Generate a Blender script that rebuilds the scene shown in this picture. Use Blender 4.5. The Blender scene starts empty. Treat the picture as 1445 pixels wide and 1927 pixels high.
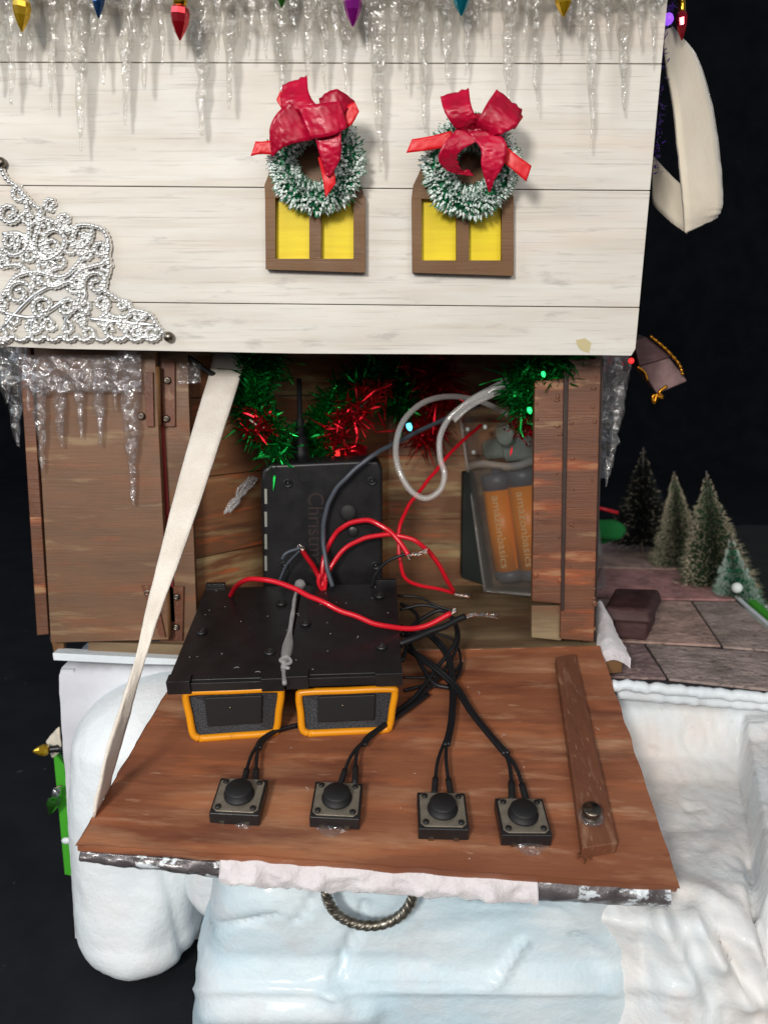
import bpy, math, random
from mathutils import Vector, Matrix, noise
random.seed(7)
V = Vector
sc = bpy.context.scene
sc.unit_settings.scale_length = 0.01        # one Blender unit is one centimetre
R = math.radians

# ------------------------------------------------------------------ camera
FPX, CX, CY = 1447.0, 722.5, 963.5
CAM = V((0, -24.3, 18.9)); PITCH = R(10)
FW = V((0, math.cos(PITCH), -math.sin(PITCH))); DN = V((0, -math.sin(PITCH), -math.cos(PITCH))); RX = V((1, 0, 0))
cd = bpy.data.cameras.new('camera'); cam = bpy.data.objects.new('camera', cd)
sc.collection.objects.link(cam); sc.camera = cam
cam.location = CAM; cam.rotation_euler = (R(90) - PITCH, 0, 0)
cd.sensor_fit = 'VERTICAL'; cd.sensor_height = 24; cd.lens = 24 * FPX / 1927
cd.clip_start = 0.5; cd.clip_end = 1000
cd.dof.use_dof = True; cd.dof.focus_distance = 20.5; cd.dof.aperture_fstop = cd.lens * 1e-3 / 0.13

# ------------------------------------------------------------------ world, lamps, exposure
w = bpy.data.worlds.new("World"); sc.world = w; w.use_nodes = True
w.node_tree.nodes['Background'].inputs[0].default_value = (0.75, 0.85, 1.0, 1)
w.node_tree.nodes['Background'].inputs[1].default_value = 0.15

def lamp(name, loc, target, size, power, col, sy=None):
    l = bpy.data.lights.new(name, 'AREA'); l.energy = power; l.color = col; l.size = size
    if sy: l.shape = 'RECTANGLE'; l.size_y = sy
    o = bpy.data.objects.new(name, l); sc.collection.objects.link(o); o.location = loc
    o.rotation_euler = (V(target) - V(loc)).to_track_quat('-Z', 'Y').to_euler(); return o
lamp('room_lamp', (-14, -51, 32), (0, 0, 13), 7.5, 19500, (1.0, 0.955, 0.905))
lamp('window_daylight', (-75, -50, 50), (0, 0, 8), 36, 19500, (0.80, 0.90, 1.0), 50)
lamp('added_fill', (16, -78, 48), (2, 0, 12), 60, 29000, (1.0, 0.95, 0.9))  # broad soft fill, added to brighten metal, icicles and the alcove
sc.view_settings.view_transform = 'Standard'; sc.view_settings.look = 'None'
sc.view_settings.exposure = 0.0; sc.view_settings.gamma = 1
sc.cycles.use_denoising = True
sc.cycles.caustics_refractive = False; sc.cycles.caustics_reflective = False
sc.cycles.max_bounces = 14; sc.cycles.transparent_max_bounces = 24; sc.cycles.transmission_bounces = 12
sc.cycles.sample_clamp_indirect = 4.0

# ------------------------------------------------------------------ helpers: places
def ray(px, py): return FW + RX * ((px - CX) / FPX) + DN * ((py - CY) / FPX)
def aty(px, py, y): d = ray(px, py); return CAM + d * ((y - CAM.y) / d.y)
def atz(px, py, z): d = ray(px, py); return CAM + d * ((z - CAM.z) / d.z)
def atp(px, py, p0, n): d = ray(px, py); return CAM + d * ((p0 - CAM).dot(n) / d.dot(n))
def proj(p):
    q = p - CAM; z = q.dot(FW); return CX + FPX * q.dot(RX) / z, CY + FPX * q.dot(DN) / z
def cr(p, n=8):
    """Catmull-Rom through vectors"""
    p = [V(a) for a in p]; q = [p[0] * 2 - p[1]] + p + [p[-1] * 2 - p[-2]]; out = []
    for i in range(1, len(q) - 2):
        for k in range(n):
            t = k / n; a, b, c_, d = q[i-1], q[i], q[i+1], q[i+2]
            out.append(0.5 * ((2*b) + (c_-a)*t + (2*a-5*b+4*c_-d)*t*t + (3*b-a-3*c_+d)*t**3))
    out.append(p[-1]); return out
def lerp(a, b, t): return a + (b - a) * t
def fbm(p, s, o=3): return sum(noise.noise(V(p) * s * 2**k) / 2**k for k in range(o))

# ------------------------------------------------------------------ helpers: materials
def c(r, g, b, k=1.0):
    f = lambda v: (v/255/12.92 if v/255 <= .04045 else ((v/255+.055)/1.055)**2.4) * k
    return (f(r), f(g), f(b), 1)
MATS = {}
def M(name, col, rough=.5, metal=0, var=None, over=(), bump=None, bump2=None, trans=0, ior=1.45, alpha=None, coat=0, sheen=0, emit=0, aniso=0, rv=0, sss=0, spec=None):
    """var: (second colour, mapping scale xyz) ; over: (colour, scale xyz, lo, hi, fac, detail) layers; bump: (scale xyz, strength, distance)"""
    m = bpy.data.materials.new(name); m.use_nodes = True; nt = m.node_tree; N = nt.nodes; L = nt.links
    b = N['Principled BSDF']; tc = N.new('ShaderNodeTexCoord')
    def nz(scale, detail=4, r=.55, off=0.0, dist=0.0):
        mp = N.new('ShaderNodeMapping'); mp.inputs['Scale'].default_value = scale; mp.inputs['Location'].default_value = (off, off*.7, off*1.3)
        L.new(tc.outputs['Object'], mp.inputs[0]); t = N.new('ShaderNodeTexNoise'); t.inputs['Scale'].default_value = 1
        t.inputs['Detail'].default_value = detail; t.inputs['Roughness'].default_value = r; t.inputs['Distortion'].default_value = dist
        L.new(mp.outputs[0], t.inputs['Vector']); return t.outputs['Fac']
    def mr(s, lo, hi, a=0, z=1):
        r = N.new('ShaderNodeMapRange'); r.inputs[1].default_value = lo; r.inputs[2].default_value = hi; r.inputs[3].default_value = a; r.inputs[4].default_value = z
        L.new(s, r.inputs[0]); return r.outputs[0]
    cur = None
    def mix(f, a, bcol):
        x = N.new('ShaderNodeMix'); x.data_type = 'RGBA'; L.new(f, x.inputs[0])
        if a is None: x.inputs[6].default_value = col
        else: L.new(a, x.inputs[6])
        x.inputs[7].default_value = bcol; return x.outputs[2]
    if var: cur = mix(mr(nz(var[1], 5), .35, .65), cur, var[0])
    for i, o in enumerate(over):
        cur = mix(mr(nz(o[1], o[5] if len(o) > 5 else 4, .6, 3.7*(i+1)), o[2], o[3], 0, o[4]), cur, o[0])
    if cur: L.new(cur, b.inputs['Base Color'])
    else: b.inputs['Base Color'].default_value = col
    b.inputs['Metallic'].default_value = metal; b.inputs['Roughness'].default_value = rough
    if rv: L.new(mr(nz((1.3, 1.3, 1.3)), .3, .7, rough - rv, rough + rv), b.inputs['Roughness'])
    b.inputs['Transmission Weight'].default_value = trans; b.inputs['IOR'].default_value = ior
    if spec is not None: b.inputs['Specular IOR Level'].default_value = spec
    b.inputs['Coat Weight'].default_value = coat; b.inputs['Coat Roughness'].default_value = .12
    b.inputs['Sheen Weight'].default_value = sheen
    if sss: b.inputs['Subsurface Weight'].default_value = sss; b.inputs['Subsurface Scale'].default_value = .2
    if emit: b.inputs['Emission Color'].default_value = col; b.inputs['Emission Strength'].default_value = emit
    prev = None
    for bb in (bump, bump2):
        if not bb: continue
        bp = N.new('ShaderNodeBump'); bp.inputs['Strength'].default_value = bb[1]; bp.inputs['Distance'].default_value = bb[2]
        L.new(nz(bb[0], 5, .6, 9.1), bp.inputs['Height'])
        if prev: L.new(prev, bp.inputs['Normal'])
        prev = bp.outputs[0]
    if prev: L.new(prev, b.inputs['Normal'])
    if alpha is not None:
        out = N['Material Output']; t = N.new('ShaderNodeBsdfTransparent'); mx = N.new('ShaderNodeMixShader'); mx.inputs[0].default_value = alpha
        L.new(t.outputs[0], mx.inputs[1]); L.new(b.outputs[0], mx.inputs[2]); L.new(mx.outputs[0], out.inputs[0])
    MATS[name] = m; return m

# ------------------------------------------------------------------ helpers: meshes
class MB:
    def __init__(s): s.v = []; s.f = []
    def add(s, vs, fs):
        o = len(s.v); s.v += [V(a) for a in vs]; s.f += [tuple(i + o for i in f) for f in fs]; return s
    def hexa(s, b, t):
        """b, t: four bottom and four top corners in the same order"""
        return s.add(list(b) + list(t), [(3,2,1,0), (4,5,6,7), (0,1,5,4), (1,2,6,5), (2,3,7,6), (3,0,4,7)])
    def box(s, lo, hi):
        x0, y0, z0 = lo; x1, y1, z1 = hi
        return s.hexa([(x0,y0,z0), (x1,y0,z0), (x1,y1,z0), (x0,y1,z0)], [(x0,y0,z1), (x1,y0,z1), (x1,y1,z1), (x0,y1,z1)])
    def fbox(s, o, ax, ay, az, sx, sy, sz):
        """box in a frame: centred on ax and ay, rising along az"""
        b = [o + ax*i*sx/2 + ay*j*sy/2 for i, j in ((-1,-1), (1,-1), (1,1), (-1,1))]
        return s.hexa(b, [p + az*sz for p in b])
    def prism(s, poly, d):
        n = len(poly); s.add(list(poly) + [p + d for p in poly], [tuple(range(n))[::-1], tuple(range(n, 2*n))] + [(i, (i+1) % n, (i+1) % n + n, i + n) for i in range(n)]); return s
    def tube(s, pts, r, n=8, caps=True):
        pts = [V(p) for p in pts]; m = len(pts); vs = []; up = None
        for i, p in enumerate(pts):
            t = (pts[min(i+1, m-1)] - pts[max(i-1, 0)]); t = t.normalized() if t.length > 1e-9 else V((0,0,1))
            if up is None: up = t.orthogonal().normalized()
            up = (up - t * up.dot(t)); up = up.normalized() if up.length > 1e-6 else t.orthogonal().normalized()
            sd = t.cross(up); rr = r(i/(m-1)) if callable(r) else r
            for k in range(n): a = 2*math.pi*k/n; vs.append(p + (up*math.cos(a) + sd*math.sin(a))*rr)
        fs = [(i*n+k, i*n+(k+1) % n, (i+1)*n+(k+1) % n, (i+1)*n+k) for i in range(m-1) for k in range(n)]
        if caps: fs += [tuple(range(n))[::-1], tuple(range((m-1)*n, m*n))]
        return s.add(vs, fs)
    def lathe(s, o, az, prof, n=20, ax=None):
        ax = ax or az.orthogonal().normalized(); ay = az.cross(ax); vs = []
        for r, h in prof:
            for k in range(n): a = 2*math.pi*k/n; vs.append(o + az*h + (ax*math.cos(a) + ay*math.sin(a))*r)
        m = len(prof)
        fs = [(i*n+k, i*n+(k+1) % n, (i+1)*n+(k+1) % n, (i+1)*n+k) for i in range(m-1) for k in range(n)]
        return s.add(vs, fs + [tuple(range(n))[::-1], tuple(range((m-1)*n, m*n))])
    def ball(s, o, r, n=8, sq=(1,1,1)):
        prof = [(math.sin(math.pi*i/n)*r, -math.cos(math.pi*i/n)*r) for i in range(n+1)]
        k0 = len(s.v); s.lathe(V((0,0,0)), V((0,0,1)), prof, n+2)
        for i in range(k0, len(s.v)): a = s.v[i]; s.v[i] = V((a.x*sq[0], a.y*sq[1], a.z*sq[2])) + o
        return s
    def grid(s, fn, nu, nv, closed=False):
        vs = [fn(i/nu, j/nv) for j in range(nv+1) for i in range(nu+1)]
        return s.add(vs, [(j*(nu+1)+i, j*(nu+1)+i+1, (j+1)*(nu+1)+i+1, (j+1)*(nu+1)+i) for j in range(nv) for i in range(nu)])
    def ribbon(s, st, th=.02, n=8, cross=4, wob=0.0):
        """st: list of (left point, right point); a strip of cloth with thickness"""
        Ls = cr([a[0] for a in st], n); Rs = cr([a[1] for a in st], n); m = len(Ls); rows = []
        for i in range(m):
            a, b = Ls[i], Rs[i]; t = (Ls[min(i+1, m-1)] + Rs[min(i+1, m-1)] - Ls[max(i-1, 0)] - Rs[max(i-1, 0)])
            nn = t.cross(b - a); nn = nn.normalized() if nn.length > 1e-9 else V((0,-1,0))
            rows.append([(lerp(a, b, k/cross) + nn*(wob*noise.noise(V((i*.35, k*.9, len(s.v)*.01)))), nn) for k in range(cross+1)])
        vs = [p + q*th/2 for r in rows for p, q in r] + [p - q*th/2 for r in rows for p, q in r]; k1 = cross+1; o = m*k1; fs = []
        for i in range(m-1):
            for k in range(cross):
                a = i*k1+k; fs += [(a, a+1, a+k1+1, a+k1), (o+a, o+a+k1, o+a+k1+1, o+a+1)]
            a = i*k1; fs += [(a, a+k1, o+a+k1, o+a), (a+cross, o+a+cross, o+a+k1+cross, a+k1+cross)]
        for k in range(cross): fs += [(k, o+k, o+k+1, k+1), ((m-1)*k1+k, (m-1)*k1+k+1, o+(m-1)*k1+k+1, o+(m-1)*k1+k)]
        return s.add(vs, fs)

def link(name, mb, mat, loc=V((0,0,0)), parent=None, smooth=False, bevel=0, sub=0):
    me = bpy.data.meshes.new(name); me.from_pydata([v - loc for v in mb.v], [], mb.f); me.update()
    if smooth: me.polygons.foreach_set('use_smooth', [True]*len(me.polygons))
    me.materials.append(mat if not isinstance(mat, str) else MATS[mat])
    o = bpy.data.objects.new(name, me); sc.collection.objects.link(o)
    if parent: o.parent = parent
    if bevel:
        b = o.modifiers.new('bevel', 'BEVEL'); b.width = bevel; b.segments = 2; b.limit_method = 'ANGLE'; b.angle_limit = R(40)
        me.polygons.foreach_set('use_smooth', [True]*len(me.polygons)); e = o.modifiers.new('wn', 'WEIGHTED_NORMAL'); e.keep_sharp = True
    return o
class Thing:
    def __init__(s, name, label, cat, loc, group=None):
        s.o = bpy.data.objects.new(name, None); sc.collection.objects.link(s.o); s.loc = V(loc); s.o.location = s.loc
        s.o.empty_display_size = .5; s.o['label'] = label; s.o['category'] = cat
        if group: s.o['group'] = group
    def add(s, name, mb, mat, smooth=False, bevel=0, under=None, label=None, kind=None):
        o = link(name, mb, mat, s.loc, under or s.o, smooth, bevel)
        if label: o['label'] = label
        if kind: o['kind'] = kind
        return o
def single(name, label, cat, mb, mat, loc, smooth=False, bevel=0, group=None, kind=None):
    o = link(name, mb, mat, V(loc), None, smooth, bevel); o.location = loc
    if kind: o['kind'] = kind
    if label: o['label'] = label
    if cat: o['category'] = cat
    if group: o['group'] = group
    return o
def text_pts(body, size, fn, name):
    cu = bpy.data.curves.new(name, 'FONT'); cu.body = body; cu.size = size; cu.resolution_u = 3
    o = bpy.data.objects.new(name, cu); sc.collection.objects.link(o); dg = bpy.context.evaluated_depsgraph_get()
    me = o.evaluated_get(dg).to_mesh(); mb = MB(); mb.v = [fn(v.co.x, v.co.y) for v in me.vertices]; mb.f = [tuple(p.vertices) for p in me.polygons]
    o.evaluated_get(dg).to_mesh_clear(); bpy.data.objects.remove(o); return mb

# ------------------------------------------------------------------ materials
M('cloth_black', c(34,36,40), .95, var=(c(26,27,31), (.3,.3,.3)), over=[(c(120,118,116), (1.7,1.7,1.7), .71, .75, .6)], bump=((3,3,3), .25, .05), spec=.2)
M('white_plank', c(222,218,208), .55, var=(c(208,202,191), (.2,1,1.3)),
  over=[(c(196,184,168), (.16,1,5), .52, .74, .55, 6), (c(150,138,124), (.30,1,16), .60, .80, .5, 7), (c(218,218,216), (.3,1,1.2), .54, .74, .6), (c(222,200,182), (.12,1,.8), .55, .75, .4), (c(156,148,138), (.4,1,17), .57, .70, .5, 7), (c(158,152,146), (.7,1,3.0), .60, .72, .5, 6)], bump=((.8,1,18), .25, .01))
M('plank_gap', c(150,138,122), .8)
def wood(name, base, second, streaks, rough=.55, ax='x', bump=.35, fine=(1,1,1)):
    s = {'x': lambda a, b: (a, b*.8, b), 'z': lambda a, b: (b, b*.8, a), 'xy': lambda a, b: (a*.8, a*.8, b), 'y': lambda a, b: (b, a, b*.6)}[ax]
    ov = []
    for i, (col_, lo, hi, fac, fr) in enumerate(streaks): ov.append((col_, s(.16*fr, 1.1*fr), lo, hi, fac, 5))
    ov.append((tuple([v*.5 for v in base[:3]] + [1]), s(.5, 9), .58, .82, .4, 6))
    M(name, base, rough, var=(second, s(.2, .9)), over=ov, bump=(s(.8, 16), bump, .03), bump2=((9,9,9), .12, .02), rv=.12)
wood('wood_door', c(122,88,64), c(106,80,60), [(c(146,86,56), .56, .70, .45, 1.2), (c(158,134,100), .56, .68, .6, 2.0), (c(150,84,56), .58, .70, .4, 1.7), (c(88,66,54), .62, .75, .6, .9)])
wood('wood_wall', c(146,102,68), c(116,76,52), [(c(186,164,118), .52, .66, .75, 1.6), (c(190,100,58), .58, .68, .75, 2.0), (c(82,52,38), .56, .7, .8, 1.5)], ax='xy')
wood('wood_flap', c(148,94,66), c(124,74,52), [(c(196,150,114), .52, .72, .75, 1.0), (c(100,56,42), .52, .66, .75, .9), (c(172,104,68), .5, .64, .55, 1.7), (c(206,168,134), .58, .76, .5, 2.4), (c(212,180,150), .66, .74, .35, 6)], rough=.42)
wood('wood_post', c(118,76,54), c(100,68,52), [(c(172,88,50), .54, .66, .75, 1.2), (c(164,136,100), .57, .68, .7, 2.4), (c(80,46,34), .58, .7, .7, 1.2)], rough=.4, bump=.6)
wood('wood_strip', c(116,72,50), c(96,58,42), [(c(172,138,110), .57, .72, .55, 2.2), (c(84,52,40), .54, .68, .6, 1.4), (c(190,160,130), .62, .72, .4, 9)], ax='y', rough=.5, bump=.6)
wood('wood_floor', c(132,112,84), c(104,80,58), [(c(164,146,112), .52, .66, .6, 1.0), (c(120,66,42), .6, .7, .7, 1.3)])
wood('wood_frame', c(122,88,54), c(108,76,46), [(c(74,50,34), .56, .7, .5, 1.5)], bump=.3)
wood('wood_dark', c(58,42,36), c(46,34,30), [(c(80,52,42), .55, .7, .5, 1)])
M('red_paint', c(128,26,26), .5)
M('yellow_paint', c(236,212,24), .5, var=(c(228,200,18), (.5,1,9)), bump=((1,1,14), .2, .02))
M('snow', c(236,242,244), .62, var=(c(214,222,226), (.22,.22,.22)), over=[(c(226,214,208), (.3,.3,.3), .5, .7, .6), (c(178,168,160), (1.3,1.3,1.3), .62, .80, .35)], bump=((2.2,2.2,2.2), .3, .06), bump2=((7,7,7), .45, .05), coat=.15)
M('snow_warm', c(222,215,209), .62, var=(c(220,227,230), (.3,.3,.3)), over=[(c(176,156,148), (1.6,.7,2.0), .60, .80, .5), (c(208,224,230), (.25,.25,.25), .5, .68, .7), (c(238,214,204), (.5,.4,.5), .58, .7, .4)], bump=((2.2,2.2,2.4), .3, .06), bump2=((7,7,7), .45, .05), coat=.15)
M('snow_bright', c(243,247,248), .5, var=(c(232,241,245), (.4,.4,.4)), over=[(c(190,190,190), (5,5,5), .66, .76, .5)], bump=((2.4,2.4,1.4), .32, .06), bump2=((7,7,7), .45, .05), coat=.15)
M('ice_paint', c(208,221,226), .5, var=(c(188,211,221), (.28,.3,.5)), over=[(c(214,222,226), (.3,.3,.9), .5, .66, .8), (c(196,194,196), (.5,.5,.5), .56, .72, .6)], bump=((1.4,1.4,3.0), .3, .06), bump2=((7,7,7), .45, .05), coat=.15)
M('snow_fabric', c(216,218,222), .9, var=(c(202,202,208), (.35,.35,.35)), bump=((.7,.7,.7), .5, .15), bump2=((14,14,14), .3, .02), sheen=.3)
M('cotton', c(224,220,221), .95, var=(c(210,202,204), (.8,.8,.8)), bump=((3,3,3), .8, .12), bump2=((16,16,16), .6, .03), sheen=.6)
M('felt', c(232,222,202), .95, var=(c(224,212,190), (.5,.5,.5)), bump=((10,10,10), .5, .03), sheen=.5)
M('webbing', c(238,230,218), .85, var=(c(222,212,198), (1,1,1)), bump=((18,18,18), .8, .03), sheen=.3)
M('clear_plastic', (1,1,1,1), .06, trans=.92, ior=1.5, alpha=.45, bump=((3.6,3.6,2.6), 1.0, .2), spec=.9, coat=.6)
M('hazy_plastic', (.92,.90,.95,1), .14, trans=.9, ior=1.46, alpha=.42, coat=.5, bump=((4,4,3), .7, .1))
M('clear_case', (.80,.84,.86,1), .12, trans=.85, ior=1.3, alpha=.16, spec=.8, coat=.5)
M('clear_tube', (.82,.82,.78,1), .1, trans=.6, ior=1.45, alpha=.75)
M('case_white', c(150,162,154), .4, alpha=.45)
M('glue', (.9,.88,.86,1), .12, trans=.8, ior=1.4, alpha=.55, bump=((8,8,8), .6, .05))
M('chrome', c(255,255,253), .33, 1, over=[(c(150,148,140), (4,4,4), .6, .8, .4)])
M('steel', c(196,188,178), .25, 1); M('plate_metal', c(150,142,128), .4, .55, var=(c(126,118,106), (3,3,3)), bump=((8,8,8), .2, .02)); M('dull_steel', c(138,130,118), .34, 1, var=(c(108,100,90), (3,3,3)), bump=((8,8,8), .2, .02))
M('ring_metal', c(158,152,140), .34, .85, var=(c(96,90,80), (5,5,5)))
M('gold', c(226,178,58), .16, 1); M('gold_cord', c(190,130,40), .35, 1)
M('black_plastic', c(26,25,26), .34, var=(c(32,31,32), (2,2,2)), over=[(c(110,110,112), (10,10,10), .70, .76, .4)], bump=((20,20,20), .08, .01), rv=.08)
M('black_matte', c(22,21,22), .6, over=[(c(90,88,86), (9,9,9), .72, .78, .3)])
M('black_rubber', c(20,21,24), .45); M('gray_wire', c(70,76,84), .4)
M('dark_green', c(22,30,26), .7)
M('grille', c(40,42,46), .5, .3, var=(c(70,72,76), (24,24,24)), bump=((26,26,26), .8, .03))
M('orange_plastic', c(228,148,20), .32, over=[(c(160,92,20), (3,3,3), .66, .74, .6)], bump=((6,6,6), .15, .02))
M('red_wire', c(214,22,40), .3, coat=.4); M('red_wire_dark', c(180,14,28), .35)
M('bare_wire', c(206,198,192), .25, 1); M('copper', c(196,120,80), .3, 1)
M('battery_orange', c(244,142,22), .38, spec=.4); M('battery_gray', c(96,98,104), .4)
M('print_white', c(240,204,150), .5); M('print_dark', c(60,34,14), .6)
M('ink_red', c(44,31,31), .7); M('vent_gray', c(150,150,140), .6)
M('tinsel_green', c(8,128,50), .27, .85); M('tinsel_red', c(176,14,30), .27, .85)
M('tinsel_purple', c(120,70,190), .3, .9)
M('bristle_green', c(24,132,84), .55, var=(c(14,100,62), (2,2,2))); M('bristle_dark', c(72,98,66), .7, var=(c(52,72,50), (1,1,1)))
M('frost', c(236,244,240), .7); M('frost_tan', c(232,216,190), .8)
M('ribbon_crimson', c(190,8,54), .34, var=(c(150,4,38), (1.2,1.2,1.2)), bump=((1.6,1.6,5), .3, .05), bump2=((30,30,30), .25, .012))
M('ribbon_red', c(214,24,34), .42, bump=((14,14,14), .25, .015))
for n_, rgb in (('red', (190,20,36)), ('gold', (214,170,30)), ('green', (60,130,40)), ('purple', (170,30,160)), ('teal', (20,140,160)), ('blue', (30,70,120))):
    M('bulb_' + n_, c(*rgb), .08, .75, coat=.8)
M('led_cyan', c(90,220,255), .2, emit=2.2); M('led_green', c(40,255,120), .2, emit=1.5); M('led_red', c(255,50,50), .2, emit=1.2); M('led_purple', c(160,90,255), .3, emit=.9)
stone_var = [(205,172,160), (198,168,158), (202,148,144), (204,170,156), (190,168,158), (160,134,132), (182,162,154)]
for i, rgb in enumerate(stone_var):
    M('stone%d' % i, c(*rgb), .85, var=(c(*[int(v*.74) for v in rgb]), (.9,.9,.9)), over=[(c(200,178,166), (3.4,3.4,3.4), .56, .7, .6), (c(54,48,52), (4.5,4.5,4.5), .58, .72, .7)], bump=((3,3,3), 1.0, .16))
M('mortar', c(48,46,48), .9); M('green_panel', c(70,170,40), .6); M('green_cloth', c(20,110,50), .9); M('brown_box', c(70,44,44), .6, over=[(c(110,78,82), (1.5,1.5,5), .5, .7, .5)], bump=((3,3,3), .3, .03))
M('pinkish', c(150,122,120), .7, var=(c(96,72,72), (.8,.8,.8)))
M('silver_foil', c(104,98,100), .3, .15, var=(c(72,66,68), (1.2,1.2,3)), over=[(c(220,228,232), (1.6,1.6,2.6), .55, .60, .95)], coat=.4, bump=((5,5,5), .7, .06))

def clear(name, tint, glassy, rough=.05, bs=3.6, bst=1.0, bd=.16, ior=1.5, milk=0.0):
    m = MATS[name]; nt = m.node_tree; N = nt.nodes; L = nt.links; N.clear(); out = N.new('ShaderNodeOutputMaterial')
    tc = N.new('ShaderNodeTexCoord'); nz = N.new('ShaderNodeTexNoise'); nz.inputs['Scale'].default_value = bs; nz.inputs['Detail'].default_value = 3; L.new(tc.outputs['Object'], nz.inputs['Vector'])
    vo = N.new('ShaderNodeTexVoronoi'); vo.inputs['Scale'].default_value = bs*.8; L.new(tc.outputs['Object'], vo.inputs['Vector'])
    ad = N.new('ShaderNodeMath'); ad.operation = 'MULTIPLY_ADD'; L.new(vo.outputs['Distance'], ad.inputs[0]); ad.inputs[1].default_value = .8; L.new(nz.outputs['Fac'], ad.inputs[2])
    bp = N.new('ShaderNodeBump'); bp.inputs['Strength'].default_value = bst; bp.inputs['Distance'].default_value = bd; L.new(ad.outputs[0], bp.inputs['Height'])
    tr = N.new('ShaderNodeBsdfTransparent'); tr.inputs[0].default_value = tint; gl = N.new('ShaderNodeBsdfGlossy'); gl.inputs['Roughness'].default_value = rough; L.new(bp.outputs[0], gl.inputs['Normal'])
    fr = N.new('ShaderNodeFresnel'); fr.inputs['IOR'].default_value = ior; L.new(bp.outputs[0], fr.inputs['Normal'])
    m1 = N.new('ShaderNodeMixShader'); m1.inputs[0].default_value = (ior-1)*.2; L.new(tr.outputs[0], m1.inputs[1]); L.new(gl.outputs[0], m1.inputs[2])
    rf = N.new('ShaderNodeBsdfGlass'); rf.inputs['IOR'].default_value = 1.3; rf.inputs['Roughness'].default_value = rough; L.new(bp.outputs[0], rf.inputs['Normal'])
    m2 = N.new('ShaderNodeMixShader'); m2.inputs[0].default_value = glassy; L.new(m1.outputs[0], m2.inputs[1]); L.new(rf.outputs[0], m2.inputs[2])
    df = N.new('ShaderNodeBsdfDiffuse'); df.inputs[0].default_value = (.9,.89,.87,1); L.new(bp.outputs[0], df.inputs[1]); m3 = N.new('ShaderNodeMixShader'); m3.inputs[0].default_value = milk
    L.new(m2.outputs[0], m3.inputs[1]); L.new(df.outputs[0], m3.inputs[2]); L.new(m3.outputs[0], out.inputs[0])
clear('clear_plastic', (.997,.99,.972,1), .17, .085, 3.4, 1.0, .17, ior=1.68, milk=.015); clear('hazy_plastic', (.975,.96,.965,1), .12, .09, 3.2, 1.0, .17, ior=1.65, milk=.035)
clear('glue', (.95,.93,.93,1), .15, .15, 7, .8, .05, 1.4, .22); clear('clear_case', (.99,1,1,1), .02, .12, 1.6, .5, .06, 1.6, .03)
clear('clear_tube', (.97,.96,.93,1), .35, .08, .6, .2, .03, 1.5, .22)

# ------------------------------------------------------------------ setting: black cloth
mb = MB()
def cloth(u, v):
    x = lerp(-120, 120, u); prof = v*220
    if prof < 120: y, z = -60 + prof*1.5, 0
    else:
        a = min((prof-120)/30, 1)*math.pi/2; y, z = 120 + 19*math.sin(a), 19*(1-math.cos(a)) + max(0, prof-150)*1.2
    return V((x, y + .3*fbm((x, y, z), .05)*3 if z > 2 else y, z + (.10*fbm((x, y, 0), .12) - .25 if z <= 2 else 0)))
mb.grid(cloth, 120, 110)
single('cloth_backdrop', None, None, mb, 'cloth_black', (0,0,0), True, kind='structure')

# ------------------------------------------------------------------ snow base
def sculpt(p, n, feats):
    """real relief on the foam: ridges and dents along segments, laid out as seen in the reference"""
    px, py = proj(p); d = 0
    for x0, y0, x1, y1, wd, h in feats:
        ax, ay = x1-x0, y1-y0; L2 = ax*ax+ay*ay or 1; t = max(0, min(1, ((px-x0)*ax+(py-y0)*ay)/L2))
        q = math.hypot(px-x0-ax*t, py-y0-ay*t)/wd
        if q < 3: d += h*(.62 if y0 > 1650 and x0 > 1180 else 1)*math.exp(-q*q)
    return p + n*d
BASE_FEATS = [(1235,1725,1300,1840,22,.55), (1300,1730,1345,1800,18,.45), (1340,1800,1400,1880,22,.5), (1405,1760,1445,1870,18,.5), (1270,1660,1380,1710,16,.25), (1190,1880,1290,1870,10,-.15), (1205,1760,1215,1830,6,-.2), (1350,1760,1395,1850,5,-.3), (1310,1740,1395,1860,3,.1), (1400,1760,1440,1870,3,.1), (1330,1700,1420,1790,30,.3), (1270,1870,1330,1927,40,.3),
              (1215,1700,1225,1800,12,-.15), (1290,1790,1330,1880,8,-.2), (1410,1620,1432,1780,9,-.3), (1180,1850,1445,1890,14,.12),
              (1250,1560,1340,1550,14,-.10), (1290,1520,1310,1520,8,-.12), (1360,1600,1400,1560,20,.10)]
def base_profile(x):
    if x < 5.0: return [(9,9.45), (-.1,9.45), (-.45,9.2), (-.5,6), (-.6,3), (-.7,-.2)]
    k = min(1, (x-3.5)/1.0)
    up = 0
    return [(9,8.6), (-.5,8.6), (-.95,8.3), (-1.5,6.9), (-2.2,6.5), (-7.0,6.35), (-7.9,5.9), (-8.5,3.4), (-9.8,-.2)]
def samp(prof, t):
    Ls = [math.hypot(prof[i+1][0]-prof[i][0], prof[i+1][1]-prof[i][1]) for i in range(len(prof)-1)]; s = t*sum(Ls)
    for i, l in enumerate(Ls):
        if s <= l or i == len(Ls)-1: q = s/l; return lerp(prof[i][0], prof[i+1][0], q), lerp(prof[i][1], prof[i+1][1], q)
        s -= l
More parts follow.
